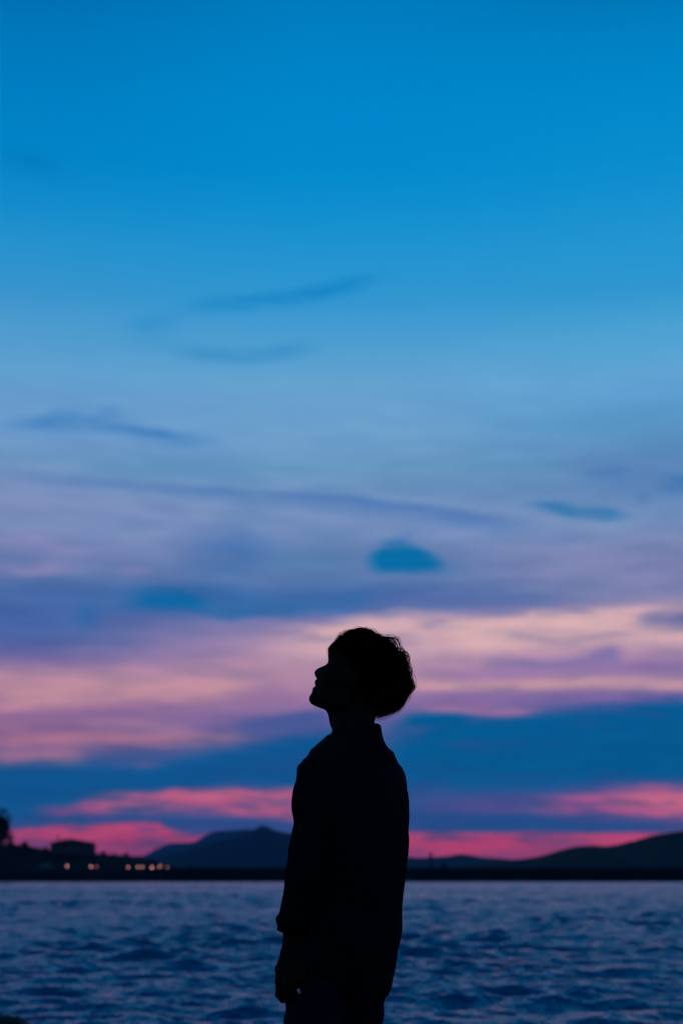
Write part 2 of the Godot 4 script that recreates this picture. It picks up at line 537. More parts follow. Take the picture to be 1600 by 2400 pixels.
	ribbon([Vector3(-10.20, 10.95, 10.29), Vector3(-8.53, 11.24, 10.50), Vector3(-6.84, 11.37, 10.63), Vector3(-5.14, 11.47, 10.54), Vector3(-3.43, 11.23, 10.44), Vector3(-0.69, 11.05, 10.52), Vector3(2.75, 10.94, 10.57)], .45, .4, Vector3(52, 108, 170), .85, 2.2, .5)
	ribbon([Vector3(-9.03, 10.95, 10.59), Vector3(-7.86, 11.15, 10.69), Vector3(-6.50, 11.28, 10.68), Vector3(-5.48, 11.43, 10.74), Vector3(-4.80, 11.34, 10.78)], .34, .4, Vector3(10, 104, 164), .9, 1.4, .35)
	ribbon([Vector3(-6.50, 10.68, 10.42), Vector3(-4.80, 10.62, 10.35), Vector3(-2.75, 10.71, 10.44), Vector3(-0.69, 10.85, 10.59)], .26, .3, Vector3(30, 104, 164), .7, 2.0, .4)
	ribbon([Vector3(0.34, 11.28, 10.65), Vector3(2.75, 11.34, 10.71), Vector3(4.80, 11.21, 10.75), Vector3(6.84, 11.04, 10.71), Vector3(9.54, 10.80, 10.61)], .3, .25, Vector3(88, 110, 172), .75, 2.0)
	# pale rose band above the head
	ribbon([Vector3(-4.12, 9.60, 8.93), Vector3(-1.72, 9.95, 8.78), Vector3(0.86, 10.32, 8.70), Vector3(3.09, 10.51, 8.85), Vector3(5.99, 10.40, 8.99), Vector3(8.53, 10.41, 9.02), Vector3(11.03, 10.53, 9.03), Vector3(15.11, 10.42, 8.81)], .3, .7, Vector3(219, 177, 183), .85, 4.0)
	ribbon([Vector3(2.75, 10.11, 9.44), Vector3(4.80, 10.05, 9.35), Vector3(6.84, 10.02, 9.32), Vector3(8.87, 10.04, 9.34), Vector3(11.53, 10.25, 9.59)], .5, .6, Vector3(227, 187, 185), .75, 3.0)
	ribbon([Vector3(11.20, 10.06, 9.90), Vector3(12.19, 10.22, 9.80), Vector3(13.17, 10.25, 9.70), Vector3(15.11, 10.20, 9.55)], .22, .3, Vector3(88, 100, 162), .85, 1.4, .25)
	ribbon([Vector3(-8.53, 9.68, 8.85), Vector3(-5.14, 9.42, 8.75), Vector3(-2.58, 9.36, 8.69)], .6, .5, Vector3(150, 125, 173), .5, 3.0)
	ribbon([Vector3(5.31, 8.85, 8.54), Vector3(6.16, 8.73, 8.43), Vector3(7.35, 8.65, 8.45), Vector3(8.53, 8.59, 8.35), Vector3(9.54, 8.73, 8.30), Vector3(10.54, 9.00, 8.34), Vector3(11.53, 8.94, 8.44)], .2, .4, Vector3(122, 112, 172), .75, .9, .22)
	ribbon([Vector3(5.57, 8.81, 8.71), Vector3(6.16, 8.73, 8.60), Vector3(7.35, 8.61, 8.53), Vector3(8.70, 8.52, 8.42), Vector3(9.54, 8.60, 8.43)], .1, .16, Vector3(92, 104, 168), .7, .7, .3)
	ribbon([Vector3(2.58, 8.40, 7.93), Vector3(5.14, 8.38, 7.98), Vector3(8.53, 8.35, 7.95), Vector3(11.86, 8.33, 7.94), Vector3(15.11, 8.22, 7.80)], .3, .3, Vector3(150, 119, 173), .7, 1.6)
	ribbon([Vector3(10.87, 8.20, 8.07), Vector3(12.19, 8.23, 7.93), Vector3(15.11, 8.13, 7.74)], .2, .25, Vector3(124, 106, 166), .6, 1.4)
	ribbon([Vector3(2.23, 7.80, 7.50), Vector3(5.14, 7.81, 7.47), Vector3(8.53, 7.75, 7.39), Vector3(11.86, 7.71, 7.34), Vector3(15.11, 7.64, 7.25)], .2, .25, Vector3(209, 161, 165), .8, 1.2, .2)
	ribbon([Vector3(2.23, 7.40, 7.06), Vector3(5.14, 7.34, 7.07), Vector3(8.53, 7.29, 7.02), Vector3(15.11, 7.18, 6.82)], .22, .3, Vector3(136, 108, 170), .75, 1.6)
	ribbon([Vector3(2.75, 6.99, 6.61), Vector3(4.80, 6.97, 6.53), Vector3(6.50, 6.88, 6.46), Vector3(8.53, 6.77, 6.55)], .22, .2, Vector3(169, 117, 161), .75, 1.4)
	# left rose bands
	ribbon([Vector3(-14.47, 7.89, 7.56), Vector3(-11.03, 8.13, 7.71), Vector3(-7.69, 8.41, 7.90), Vector3(-4.80, 8.67, 8.08), Vector3(-1.89, 8.86, 8.27)], .35, .5, Vector3(192, 145, 167), .6, 2.5)
	ribbon([Vector3(-14.47, 7.53, 6.71), Vector3(-11.53, 7.54, 6.82), Vector3(-8.53, 7.69, 7.02), Vector3(-5.99, 7.73, 7.13), Vector3(-2.75, 7.93, 7.26)], .4, .4, Vector3(207, 155, 163), .75, 2.0)
	ribbon([Vector3(-6.16, 7.19, 6.72), Vector3(-4.12, 7.38, 6.81), Vector3(-1.72, 7.60, 6.92)], .35, .4, Vector3(157, 118, 165), .6, 1.6)
	ribbon([Vector3(-14.47, 6.41, 6.22), Vector3(-11.86, 6.55, 6.32), Vector3(-9.87, 6.59, 6.32), Vector3(-7.52, 6.57, 6.33), Vector3(-6.50, 6.51, 6.38)], .18, .2, Vector3(140, 105, 157), .75, 1.4, .25)
	ribbon([Vector3(-10.87, 6.24, 5.77), Vector3(-8.53, 6.28, 5.74), Vector3(-6.16, 6.15, 5.71), Vector3(-4.80, 6.06, 5.79)], .3, .3, Vector3(169, 127, 157), .6, 1.4)
	ribbon([Vector3(-14.47, 5.89, 5.23), Vector3(-12.52, 5.74, 5.20), Vector3(-10.54, 5.68, 5.21), Vector3(-8.53, 5.64, 5.20), Vector3(-6.33, 5.67, 5.30), Vector3(-3.09, 5.73, 5.46)], .3, .3, Vector3(198, 128, 149), .75, 1.8)
	ribbon([Vector3(-6.84, 6.44, 6.04), Vector3(-5.31, 6.32, 5.92), Vector3(-4.12, 6.23, 5.96)], .3, .3, Vector3(134, 104, 160), .7, 1.2)
	ribbon([Vector3(-4.63, 6.16, 5.99), Vector3(-3.78, 6.34, 5.90), Vector3(-2.41, 6.41, 5.80), Vector3(-1.37, 6.48, 5.74), Vector3(0.00, 6.49, 5.74)], .2, .3, Vector3(70, 92, 156), .8, .9, .3)
	ribbon([Vector3(-4.12, 5.38, 5.04), Vector3(-3.09, 5.56, 5.05), Vector3(-1.72, 5.74, 5.06)], .4, .4, Vector3(84, 94, 156), .6, 1.2)
	ribbon([Vector3(-14.47, 4.96, 4.24), Vector3(-12.52, 4.94, 4.30), Vector3(-11.20, 5.03, 4.46), Vector3(-9.70, 5.02, 4.55)], .25, .25, Vector3(192, 123, 149), .7, 1.4)
	ribbon([Vector3(-9.54, 4.95, 4.35), Vector3(-8.70, 5.07, 4.36), Vector3(-7.18, 4.95, 4.44), Vector3(-5.65, 4.83, 4.52)], .22, .3, Vector3(70, 92, 154), .8, .8, .3)
	ribbon([Vector3(-14.47, 4.50, 4.37), Vector3(-13.17, 4.66, 4.49), Vector3(-12.35, 4.67, 4.47)], .12, .16, Vector3(120, 98, 154), .7, .8)
	ribbon([Vector3(-8.53, 4.63, 4.46), Vector3(-7.52, 4.57, 4.40), Vector3(-6.84, 4.51, 4.38)], .14, .16, Vector3(150, 103, 149), .6, .8)
	# deep blue banks
	ribbon([Vector3(-14.47, 4.10, 2.49), Vector3(-12.52, 4.17, 2.57), Vector3(-10.87, 4.30, 2.95), Vector3(-8.53, 4.43, 3.24), Vector3(-5.99, 4.79, 3.36), Vector3(-3.43, 5.18, 3.48), Vector3(-0.69, 5.74, 3.59), Vector3(0.86, 5.91, 3.69)], .34, .4, Vector3(14, 88, 149), .9, 1.0, .4)
	ribbon([Vector3(1.37, 6.25, 3.76), Vector3(2.75, 6.45, 3.82), Vector3(4.46, 6.60, 3.78), Vector3(6.16, 6.31, 3.74), Vector3(8.19, 6.42, 3.75), Vector3(10.54, 6.65, 3.70), Vector3(12.52, 6.90, 3.64), Vector3(15.11, 7.18, 3.60)], .34, .6, Vector3(4, 93, 150), .93, 1.5, .4)
	ribbon([Vector3(-5.48, 3.76, 3.50), Vector3(-3.43, 3.72, 3.48), Vector3(-1.72, 3.76, 3.48)], .3, .2, Vector3(70, 86, 150), .5, 1.2)
	# low rose streaks
	ribbon([Vector3(-12.68, 2.83, 2.53), Vector3(-11.53, 2.94, 2.44), Vector3(-10.20, 3.03, 2.38), Vector3(-8.53, 2.90, 2.40)], .26, .3, Vector3(138, 78, 136), .8, 1.6, .4)
	ribbon([Vector3(-11.03, 2.98, 2.61), Vector3(-10.04, 3.20, 2.69), Vector3(-8.53, 3.24, 2.63), Vector3(-6.50, 3.33, 2.71), Vector3(-4.46, 3.41, 2.62), Vector3(-2.75, 3.48, 2.45), Vector3(-0.69, 3.48, 2.39), Vector3(1.72, 3.35, 2.49)], .2, .34, Vector3(188, 90, 134), .92, 1.6, .3)
	ribbon([Vector3(-10.37, 3.06, 2.82), Vector3(-8.53, 3.11, 2.84), Vector3(-6.33, 3.19, 2.92), Vector3(-4.12, 3.27, 2.93), Vector3(-0.69, 3.31, 2.90)], .2, .26, Vector3(206, 110, 140), .75, 2.0, .3)
	ribbon([Vector3(2.75, 3.00, 2.56), Vector3(4.46, 3.10, 2.55), Vector3(6.50, 3.19, 2.51), Vector3(7.86, 3.28, 2.37)], .35, .35, Vector3(86, 78, 146), .8, 1.4)
	ribbon([Vector3(6.50, 3.12, 2.65), Vector3(7.86, 3.28, 2.47), Vector3(9.54, 3.34, 2.32), Vector3(11.20, 3.39, 2.24), Vector3(15.11, 3.46, 2.14)], .3, .36, Vector3(176, 90, 144), .85, 3.0, .4)
	ribbon([Vector3(9.37, 3.03, 2.83), Vector3(10.70, 3.22, 2.75), Vector3(12.19, 3.27, 2.60), Vector3(15.11, 3.36, 2.50)], .28, .34, Vector3(206, 110, 138), .85, 2.4, .35)
	ribbon([Vector3(-10.87, 2.35, 1.97), Vector3(-8.53, 2.57, 2.09), Vector3(-6.50, 2.58, 1.96), Vector3(-4.12, 2.55, 1.63), Vector3(-1.72, 2.32, 1.60)], .2, .3, Vector3(50, 78, 146), .75, 1.4, .3)
	ribbon([Vector3(2.41, 2.45, 1.80), Vector3(5.14, 2.51, 1.80), Vector3(8.53, 2.40, 1.78), Vector3(10.87, 2.18, 1.77), Vector3(15.11, 2.04, 1.74)], .25, .1, Vector3(34, 82, 146), .85, 1.2, .12)
	ribbon([Vector3(-14.47, 1.65, 0.75), Vector3(-13.01, 1.74, 0.75), Vector3(-12.19, 1.93, 0.72), Vector3(-11.37, 2.11, 0.72), Vector3(-10.79, 2.16, 0.73), Vector3(-10.37, 1.99, 0.73), Vector3(-9.70, 2.10, 0.73), Vector3(-8.53, 2.19, 0.73), Vector3(-7.35, 2.18, 0.73), Vector3(-7.01, 1.96, 0.73), Vector3(-6.16, 1.71, 0.73), Vector3(-4.80, 1.70, 0.70), Vector3(-2.75, 1.63, 0.70)], .16, .3, Vector3(190, 72, 116), .94, 1.2, .2)
	ribbon([Vector3(-12.52, 1.29, 1.19), Vector3(-10.87, 1.40, 1.27), Vector3(-8.87, 1.31, 1.19), Vector3(-6.50, 1.21, 1.11)], .1, .12, Vector3(150, 62, 120), .55, 1.6, .3)
	ribbon([Vector3(-9.54, 2.96, 2.86), Vector3(-7.52, 3.05, 2.91), Vector3(-5.14, 2.99, 2.89), Vector3(-2.41, 3.11, 2.97)], .1, .14, Vector3(150, 78, 134), .5, 1.6, .35)
	ribbon([Vector3(9.20, 2.76, 2.68), Vector3(10.87, 2.82, 2.72), Vector3(12.84, 2.73, 2.63), Vector3(15.11, 2.74, 2.64)], .1, .14, Vector3(150, 82, 138), .55, 1.6, .35)
	ribbon([Vector3(2.41, 1.36, 1.27), Vector3(4.80, 1.42, 1.32), Vector3(7.52, 1.31, 1.23), Vector3(10.20, 1.40, 1.30)], .09, .12, Vector3(160, 66, 118), .6, 1.6, .25)
	ribbon([Vector3(-12.52, 7.26, 7.16), Vector3(-10.20, 7.39, 7.29), Vector3(-7.18, 7.34, 7.24), Vector3(-4.12, 7.48, 7.38)], .12, .16, Vector3(177, 131, 157), .6, 1.8, .4)
	ribbon([Vector3(-13.17, 5.49, 5.37), Vector3(-11.53, 5.59, 5.46), Vector3(-9.54, 5.49, 5.37), Vector3(-7.18, 5.56, 5.46)], .12, .16, Vector3(161, 110, 149), .6, 1.6, .4)
	ribbon([Vector3(2.41, 9.71, 9.58), Vector3(4.80, 9.62, 9.52), Vector3(7.86, 9.66, 9.53), Vector3(10.87, 9.52, 9.42)], .18, .22, Vector3(188, 154, 177), .5, 2.2, .5)
	ribbon([Vector3(-9.87, 1.57, 1.20), Vector3(-8.70, 1.58, 1.21), Vector3(-7.52, 1.58, 1.21)], .2, .2, Vector3(206, 58, 116), .6, 1.0, .1)
	ribbon([Vector3(-8.53, 1.95, 1.78), Vector3(-7.77, 2.03, 1.75), Vector3(-7.01, 1.93, 1.76)], .12, .14, Vector3(130, 76, 134), .75, .6, .1)
	ribbon([Vector3(-14.47, 0.88, 0.08), Vector3(-10.20, 0.93, 0.08), Vector3(-6.84, 0.97, 0.09), Vector3(1.72, 0.94, 0.09)], .3, .3, Vector3(126, 60, 122), .6, 1.2, .1)
	ribbon([Vector3(0.34, 1.77, 0.74), Vector3(2.75, 1.77, 0.74), Vector3(5.14, 1.80, 0.70), Vector3(6.84, 1.77, 0.70), Vector3(8.53, 1.77, 0.70), Vector3(11.86, 1.77, 0.69), Vector3(15.11, 1.87, 0.68)], .12, .3, Vector3(198, 74, 116), .95, 1.0, .12)
	ribbon([Vector3(2.75, 1.56, 1.15), Vector3(5.14, 1.52, 1.15), Vector3(7.52, 1.55, 1.21)], .2, .25, Vector3(208, 64, 116), .6, 1.4, .07)
	ribbon([Vector3(8.53, 1.48, 1.38), Vector3(9.70, 1.54, 1.41), Vector3(10.54, 1.57, 1.47)], .1, .12, Vector3(140, 78, 132), .6, .8, .1)

# ------------------------------------------------------------------ land
var ridge_noise := noise(0.02, 31, 5)

func ridge(called: String, prof: Array, z_front: float, z_crest: float, z_back: float, rough: float, cols: int, m: Material, foot := -1.0) -> MeshInstance3D:
	var V := PackedVector3Array()
	var I := PackedInt32Array()
	var rows := 22
	var x0: float = prof[0].x
	var x1: float = prof[prof.size() - 1].x
	var fine := spline(prof, 6)
	for j in rows + 1:
		var t := float(j) / rows
		var z := lerpf(z_front, z_crest, minf(t / 0.7, 1.0)) if t <= 0.7 else lerpf(z_crest, z_back, (t - 0.7) / 0.3)
		var f := smoothstep(0.0, 0.7, t) if t <= 0.7 else smoothstep(1.0, 0.7, t)
		f = pow(f, 0.8)
		for i in cols + 1:
			var x := lerpf(x0, x1, float(i) / cols)
			var h := height_at(fine, x)
			var n := ridge_noise.get_noise_2d(x / rough * 3.0, z / rough * 3.0)
			var y := lerpf(foot, h, f) + n * rough * (0.45 + 0.55 * (1.0 - f)) * f
			V.append(Vector3(x, y, -z))
	for j in rows:
		for i in cols:
			var a := j * (cols + 1) + i
			for k in [a, a + cols + 1, a + 1, a + 1, a + cols + 1, a + cols + 2]: I.append(k)
	var N := smooth_normals(V, I)
	for k in N.size():
		if N[k].y < 0.0: N[k] = -N[k]
	var o := put(called, array_mesh(V, N, I), m, self)
	o.set_meta("kind", "structure")
	return o

func leaf_cloud(sd: int, count: int, rx: float, ry: float, size: float) -> ArrayMesh:
	var rng := RandomNumberGenerator.new()
	rng.seed = sd
	var lumps := []
	for k in 14:
		var a := rng.randf() * TAU
		var r := rng.randf_range(0.1, 0.6)
		lumps.append([Vector3(cos(a) * r * rx, rng.randf_range(-0.6, 0.7) * ry, sin(a) * r * rx), rng.randf_range(0.36, 0.6)])
	var st := begin()
	for k in count:
		var l = lumps[rng.randi() % lumps.size()]
		var d := Vector3(rng.randfn(), rng.randfn(), rng.randfn()).normalized() * pow(rng.randf(), 0.4)
		var c: Vector3 = l[0] + Vector3(d.x * rx, d.y * ry, d.z * rx) * l[1]
		var u := Vector3(rng.randfn(), rng.randfn(), rng.randfn()).normalized() * size * rng.randf_range(0.6, 1.3)
		var v := u.cross(Vector3(rng.randfn(), rng.randfn(), rng.randfn())).normalized() * u.length() * 0.7
		var n := u.cross(v).normalized()
		st.set_normal(n)
		st.add_vertex(c - u)
		st.set_normal(n)
		st.add_vertex(c + v)
		st.set_normal(n)
		st.add_vertex(c + u * 0.8 - v * 0.4)
	return st.commit()

func make_tree(called: String, label: String, category: String, at: Vector3, h: float, wide: float, sd: int, bark: Material, leaf: Material, group: String) -> Node3D:
	var t := thing(called, label, category, at, 0.0, group)
	var V := PackedVector3Array()
	var N := PackedVector3Array()
	var I := PackedInt32Array()
	tube(V, N, I, [Vector3(0, -0.6, 0), Vector3(0.02 * h, 0.2 * h, 0), Vector3(0, 0.45 * h, 0.02 * h), Vector3(-0.02 * h, 0.75 * h, 0)], 0.035 * h, 0.012 * h, 7)
	for k in 5:
		var a := k * 2.4 + sd
		tube(V, N, I, [Vector3(0, (0.3 + 0.07 * k) * h, 0), Vector3(cos(a) * 0.3 * wide, (0.45 + 0.07 * k) * h, sin(a) * 0.3 * wide), Vector3(cos(a) * 0.62 * wide, (0.55 + 0.06 * k) * h, sin(a) * 0.62 * wide)], 0.014 * h, 0.005 * h, 5)
	put("trunk", array_mesh(V, N, I), bark, t)
	var crown := put("crown", leaf_cloud(sd, 2600, wide, h * 0.5, 0.06 * (wide + h * 0.4)), leaf, t)
	crown.position.y = h * 0.45
	return t

# ------------------------------------------------------------------ water
func make_water() -> MeshInstance3D:
	var rng := RandomNumberGenerator.new()
	rng.seed = 77
	var NW := 52
	var kx := PackedFloat32Array()
	var kz := PackedFloat32Array()
	var am := PackedFloat32Array()
	var ph := PackedFloat32Array()
	var ln := PackedFloat32Array()
	for w in NW:
		var length := 0.20 * pow(2.6 / 0.20, pow(float(w) / (NW - 1), 1.1))
		var a := rng.randfn(0.0, 0.33) + 0.08
		var k := TAU / length
		kx.append(k * sin(a))
		kz.append(k * cos(a))
		am.append(WAVE_SLOPE * sqrt(2.0 / NW) / k * rng.randf_range(0.6, 1.3) * pow(length, -0.14))
		ph.append(rng.randf() * TAU)
		ln.append(length)
	var ts := PackedFloat32Array()
	var t := -0.36
	while t <= 0.3601:
		ts.append(t)
		t += 0.0026
	var side := PackedFloat32Array()
	var g := 0.006
	t = 0.36
	while t < 3.0:
		t += g
		g *= 1.28
		side.append(t)
	var all := PackedFloat32Array()
	for k in side.size(): all.append(-side[side.size() - 1 - k])
	all.append_array(ts)
	all.append_array(side)
	var V := PackedVector3Array()
	var N := PackedVector3Array()
	var I := PackedInt32Array()
	var r := 6.0
	var rows := 0
	var gust := noise(0.05, 3, 3)
	while r < 12000.0:
		var step := r * (0.0034 if r < 520.0 else 0.12)
		var use := PackedInt32Array()
		for w in NW:
			if ln[w] > step * 2.2: use.append(w)
		for tt in all:
			var x := tt * (r + 1.5)
			var y := 0.0
			var dx := 0.0
			var dz := 0.0
			var calm := (1.0 + 0.75 * gust.get_noise_2d(x * 0.8, r * 0.45)) * smoothstep(0.62, 0.40, absf(tt))
			if absf(tt) < 0.62:
				for w in use:
					var p := kx[w] * x - kz[w] * r + ph[w]
					var a := am[w] * calm
					var s := sin(p)
					var c := cos(p) * a * (1.0 + 0.35 * s)
					y += a * (s + 0.17 * s * s)
					dx += c * kx[w]
					dz += c * kz[w]
			V.append(Vector3(x, y, -r))
			N.append(Vector3(-dx, 1.0, -dz).normalized())
		rows += 1
		r += step
	var cols := all.size()
	for j in rows - 1:
		for i in cols - 1:
			var a := j * cols + i
			for k in [a, a + cols, a + 1, a + 1, a + cols, a + cols + 1]: I.append(k)
	var m := mat(lin(0.002, 0.048, 0.175), 0.17, 0.62)
	m.normal_enabled = true
	m.normal_texture = noise_tex(0.022, 12, 512, true, 5.0, 4)
	m.normal_scale = 2.2
	m.uv1_triplanar = true
	m.uv1_world_triplanar = true
	m.uv1_scale = Vector3(0.55, 0.55, 0.36)
	var o := put("water", array_mesh(V, N, I), m, self)
	tag(o, "", "", "", "structure")
	return o

const WAVE_SLOPE := 0.36

# ------------------------------------------------------------------ the person (metres, feet at the origin; seen from behind the left shoulder, facing left and away)
const YAW := 0.58
var SIDE := Vector3(-sin(YAW), 0, cos(YAW))     # towards the person's left
var FRONT := Vector3(-cos(YAW), 0, -sin(YAW))
var tor_y0 := 0.6
var tor_dy := 0.01
var tor_c := PackedFloat32Array()
var tor_a := PackedFloat32Array()
var tor_b := PackedFloat32Array()

func prepare_torso() -> void:
	var left: Array = [Vector2(-0.1440, 0.5920), Vector2(-0.1440, 0.6880), Vector2(-0.1440, 0.7360), Vector2(-0.1416, 0.8200), Vector2(-0.1392, 0.8680), Vector2(-0.1344, 0.9520), Vector2(-0.1272, 1.0360), Vector2(-0.1212, 1.0960), Vector2(-0.1176, 1.1560), Vector2(-0.1188, 1.2160), Vector2(-0.1164, 1.2760), Vector2(-0.1128, 1.3120), Vector2(-0.1020, 1.3480), Vector2(-0.0840, 1.3792), Vector2(-0.0600, 1.4056), Vector2(-0.0336, 1.4296), Vector2(-0.0120, 1.4560)]
	var right: Array = [Vector2(0.1200, 0.5920), Vector2(0.1356, 0.6880), Vector2(0.1452, 0.7360), Vector2(0.1560, 0.7900), Vector2(0.1620, 0.8320), Vector2(0.1692, 0.8800), Vector2(0.1692, 0.9280), Vector2(0.1764, 0.9760), Vector2(0.1836, 1.0360), Vector2(0.1896, 1.0960), Vector2(0.1920, 1.1560), Vector2(0.1920, 1.2160), Vector2(0.1884, 1.2760), Vector2(0.1812, 1.3096), Vector2(0.1656, 1.3480), Vector2(0.1488, 1.3780), Vector2(0.1296, 1.4032), Vector2(0.1116, 1.4248), Vector2(0.0960, 1.4560)]
	left = spline(left, 4)
	right = spline(right, 4)
	var sw: Array = [Vector2(0.6, 0.165), Vector2(0.75, 0.172), Vector2(0.85, 0.172), Vector2(1.0, 0.178), Vector2(1.15, 0.192), Vector2(1.27, 0.215), Vector2(1.33, 0.21), Vector2(1.38, 0.15), Vector2(1.42, 0.08), Vector2(1.47, 0.06)]
	sw = spline(sw, 4)
	for k in 90:
		var y := tor_y0 + tor_dy * k
		var l := 0.0
		var r := 0.0
		l = table_x(left, y)
		r = table_x(right, y)
		var ex := (r - l) / 2.0
		var a := height_at(sw, y)
		a = minf(a, ex * 0.86 / sin(YAW))
		var b := sqrt(maxf(ex * ex - pow(a * sin(YAW), 2.0), 0.0025)) / cos(YAW)
		tor_c.append((l + r) / 2.0)
		tor_a.append(a)
		tor_b.append(b)

func table_x(t: Array, y: float) -> float:   # points with rising y
	if y <= t[0].y: return t[0].x
	for i in t.size() - 1:
		if y <= t[i + 1].y:
			return lerpf(t[i].x, t[i + 1].x, (y - t[i].y) / maxf(t[i + 1].y - t[i].y, 1e-5))
	return t[t.size() - 1].x

func torso(p: Vector3, shrink: float) -> float:
	var f := clampf((p.y - tor_y0) / tor_dy, 0.0, 88.99)
	var k := int(f)
	f -= k
	var q := Vector3(p.x - lerpf(tor_c[k], tor_c[k + 1], f), 0, p.z)
	var a := lerpf(tor_a[k], tor_a[k + 1], f) - shrink
	var b := lerpf(tor_b[k], tor_b[k + 1], f) - shrink
	a = maxf(a, 0.02)
	b = maxf(b, 0.02)
	var u := q.dot(SIDE)
	var v := q.dot(FRONT)
	var n := sqrt(u * u / (a * a) + v * v / (b * b))
	if n < 1e-4: return -minf(a, b)
	return n * (n - 1.0) / sqrt(u * u / (a * a * a * a) + v * v / (b * b * b * b))

# joints
var sh_l := Vector3(-0.066, 1.308, 0.150)
var el_l := Vector3(-0.104, 1.030, 0.175)
var cu_l := Vector3(-0.127, 0.905, 0.160)
var wr_l := Vector3(-0.131, 0.845, 0.157)
var sh_r := Vector3(0.118, 1.315, -0.150)
var el_r := Vector3(0.130, 1.050, -0.185)
var cu_r := Vector3(0.075, 0.905, -0.215)
var wr_r := Vector3(0.062, 0.860, -0.222)

func f_shirt(p: Vector3) -> float:
	var d := torso(p, 0.0)
	d = smin(d, cap(p, sh_l, el_l, 0.050, 0.045), 0.030)
	d = smin(d, cap(p, el_l, cu_l, 0.045, 0.042), 0.012)
	d = smin(d, cap(p, sh_r, el_r, 0.058, 0.052), 0.035)
	d = smin(d, cap(p, el_r, cu_r, 0.052, 0.042), 0.012)
	d = smin(d, f_hips(p) - 0.007, 0.015)
	# the sleeve's folds
	d = smin(d, ell(p, Vector3(-0.114, 1.228, 0.165), Vector3(0.022, 0.064, 0.045)), 0.006)
	d = smin(d, ell(p, Vector3(-0.130, 0.915, 0.160), Vector3(0.046, 0.020, 0.046)), 0.01)
	var u := (p - Vector3(0, 0, 0)).dot(SIDE) / 0.17
	var hem := 0.685 + 0.075 * minf(u * u, 1.2)
	var inside_arm := minf(cap(p, el_l, cu_l, 0.062, 0.055), cap(p, el_r, cu_r, 0.062, 0.055))
	if inside_arm > 0.0:
		d = maxf(d, hem - p.y)
	d = maxf(d, p.y - 1.428)
	# cuffs end square
	d = maxf(d, (p - (cu_l + (cu_l - el_l).normalized() * 0.022)).dot((cu_l - el_l).normalized()) if cap(p, cu_l, wr_l, 0.07, 0.07) < 0.0 else -1.0)
	d = maxf(d, (p - (cu_r + (cu_r - el_r).normalized() * 0.022)).dot((cu_r - el_r).normalized()) if cap(p, cu_r, wr_r, 0.07, 0.07) < 0.0 else -1.0)
	return d

var hip_l := Vector3(-0.058, 0.86, 0.072)
var hip_r := Vector3(0.040, 0.86, -0.075)
var kn_l := Vector3(-0.090, 0.475, 0.090)
var kn_r := Vector3(0.032, 0.475, -0.090)
var an_l := Vector3(-0.050, 0.075, 0.095)
var an_r := Vector3(0.045, 0.075, -0.095)

func f_hips(p: Vector3) -> float:
	var d := smin(cap(p, hip_l, kn_l, 0.088, 0.074), cap(p, hip_r, kn_r, 0.102, 0.072), 0.015)
	return smin(d, ell(p, Vector3(0.0, 0.89, 0), Vector3(0.125, 0.12, 0.14)), 0.03)

func f_trousers(p: Vector3) -> float:
	var d := smin(cap(p, hip_l, kn_l, 0.088, 0.074), cap(p, kn_l, an_l, 0.074, 0.058), 0.02)
	var e := smin(cap(p, hip_r, kn_r, 0.102, 0.072), cap(p, kn_r, an_r, 0.070, 0.058), 0.02)
	d = smin(d, e, 0.015)
	d = smin(d, ell(p, Vector3(0.0, 0.89, 0), Vector3(0.125, 0.12, 0.14)), 0.03)
	d = maxf(d, 0.065 - p.y)
	return maxf(d, p.y - 0.99)

func f_shoes(p: Vector3) -> float:
	var d := 1.0
	for s in [[an_l, 0.0], [an_r, 0.0]]:
		var a: Vector3 = s[0]
		a.y = 0.0
		d = minf(d, cap(p, a + Vector3(0, 0.05, 0) - FRONT * 0.045, a + Vector3(0, 0.038, 0) + FRONT * 0.16, 0.046, 0.038))
		d = smin(d, cap(p, a + Vector3(0, 0.06, 0), a + Vector3(0, 0.10, 0), 0.045, 0.043), 0.02)
	return maxf(d, -p.y)

func f_body(p: Vector3) -> float:   # under the clothes
	var d := torso(p, 0.03)
	d = maxf(d, p.y - 1.42)
	d = maxf(d, 0.8 - p.y)
	d = smin(d, cap(p, Vector3(0.035, 1.36, 0), Vector3(0.03, 1.48, 0), 0.062, 0.056), 0.03)
	for s in [[sh_l, el_l, cu_l, wr_l], [sh_r, el_r, cu_r, wr_r]]:
		d = smin(d, cap(p, s[0], s[1], 0.046, 0.038), 0.02)
		d = smin(d, cap(p, s[1], s[3], 0.038, 0.027), 0.02)
	for s in [[hip_l, kn_l, an_l], [hip_r, kn_r, an_r]]:
		d = smin(d, cap(p, s[0], s[1], 0.078, 0.05), 0.02)
		d = smin(d, cap(p, s[1], s[2], 0.05, 0.038), 0.02)
		d = smin(d, cap(p, s[2], s[2] + FRONT * 0.12 - Vector3(0, 0.045, 0), 0.036, 0.026), 0.02)
	return d

# head
var face: Outline
var mop: Outline

func hv(v: Vector2, z: float) -> Vector3:
	return Vector3(v.x, v.y, z)

var h_pts := {}

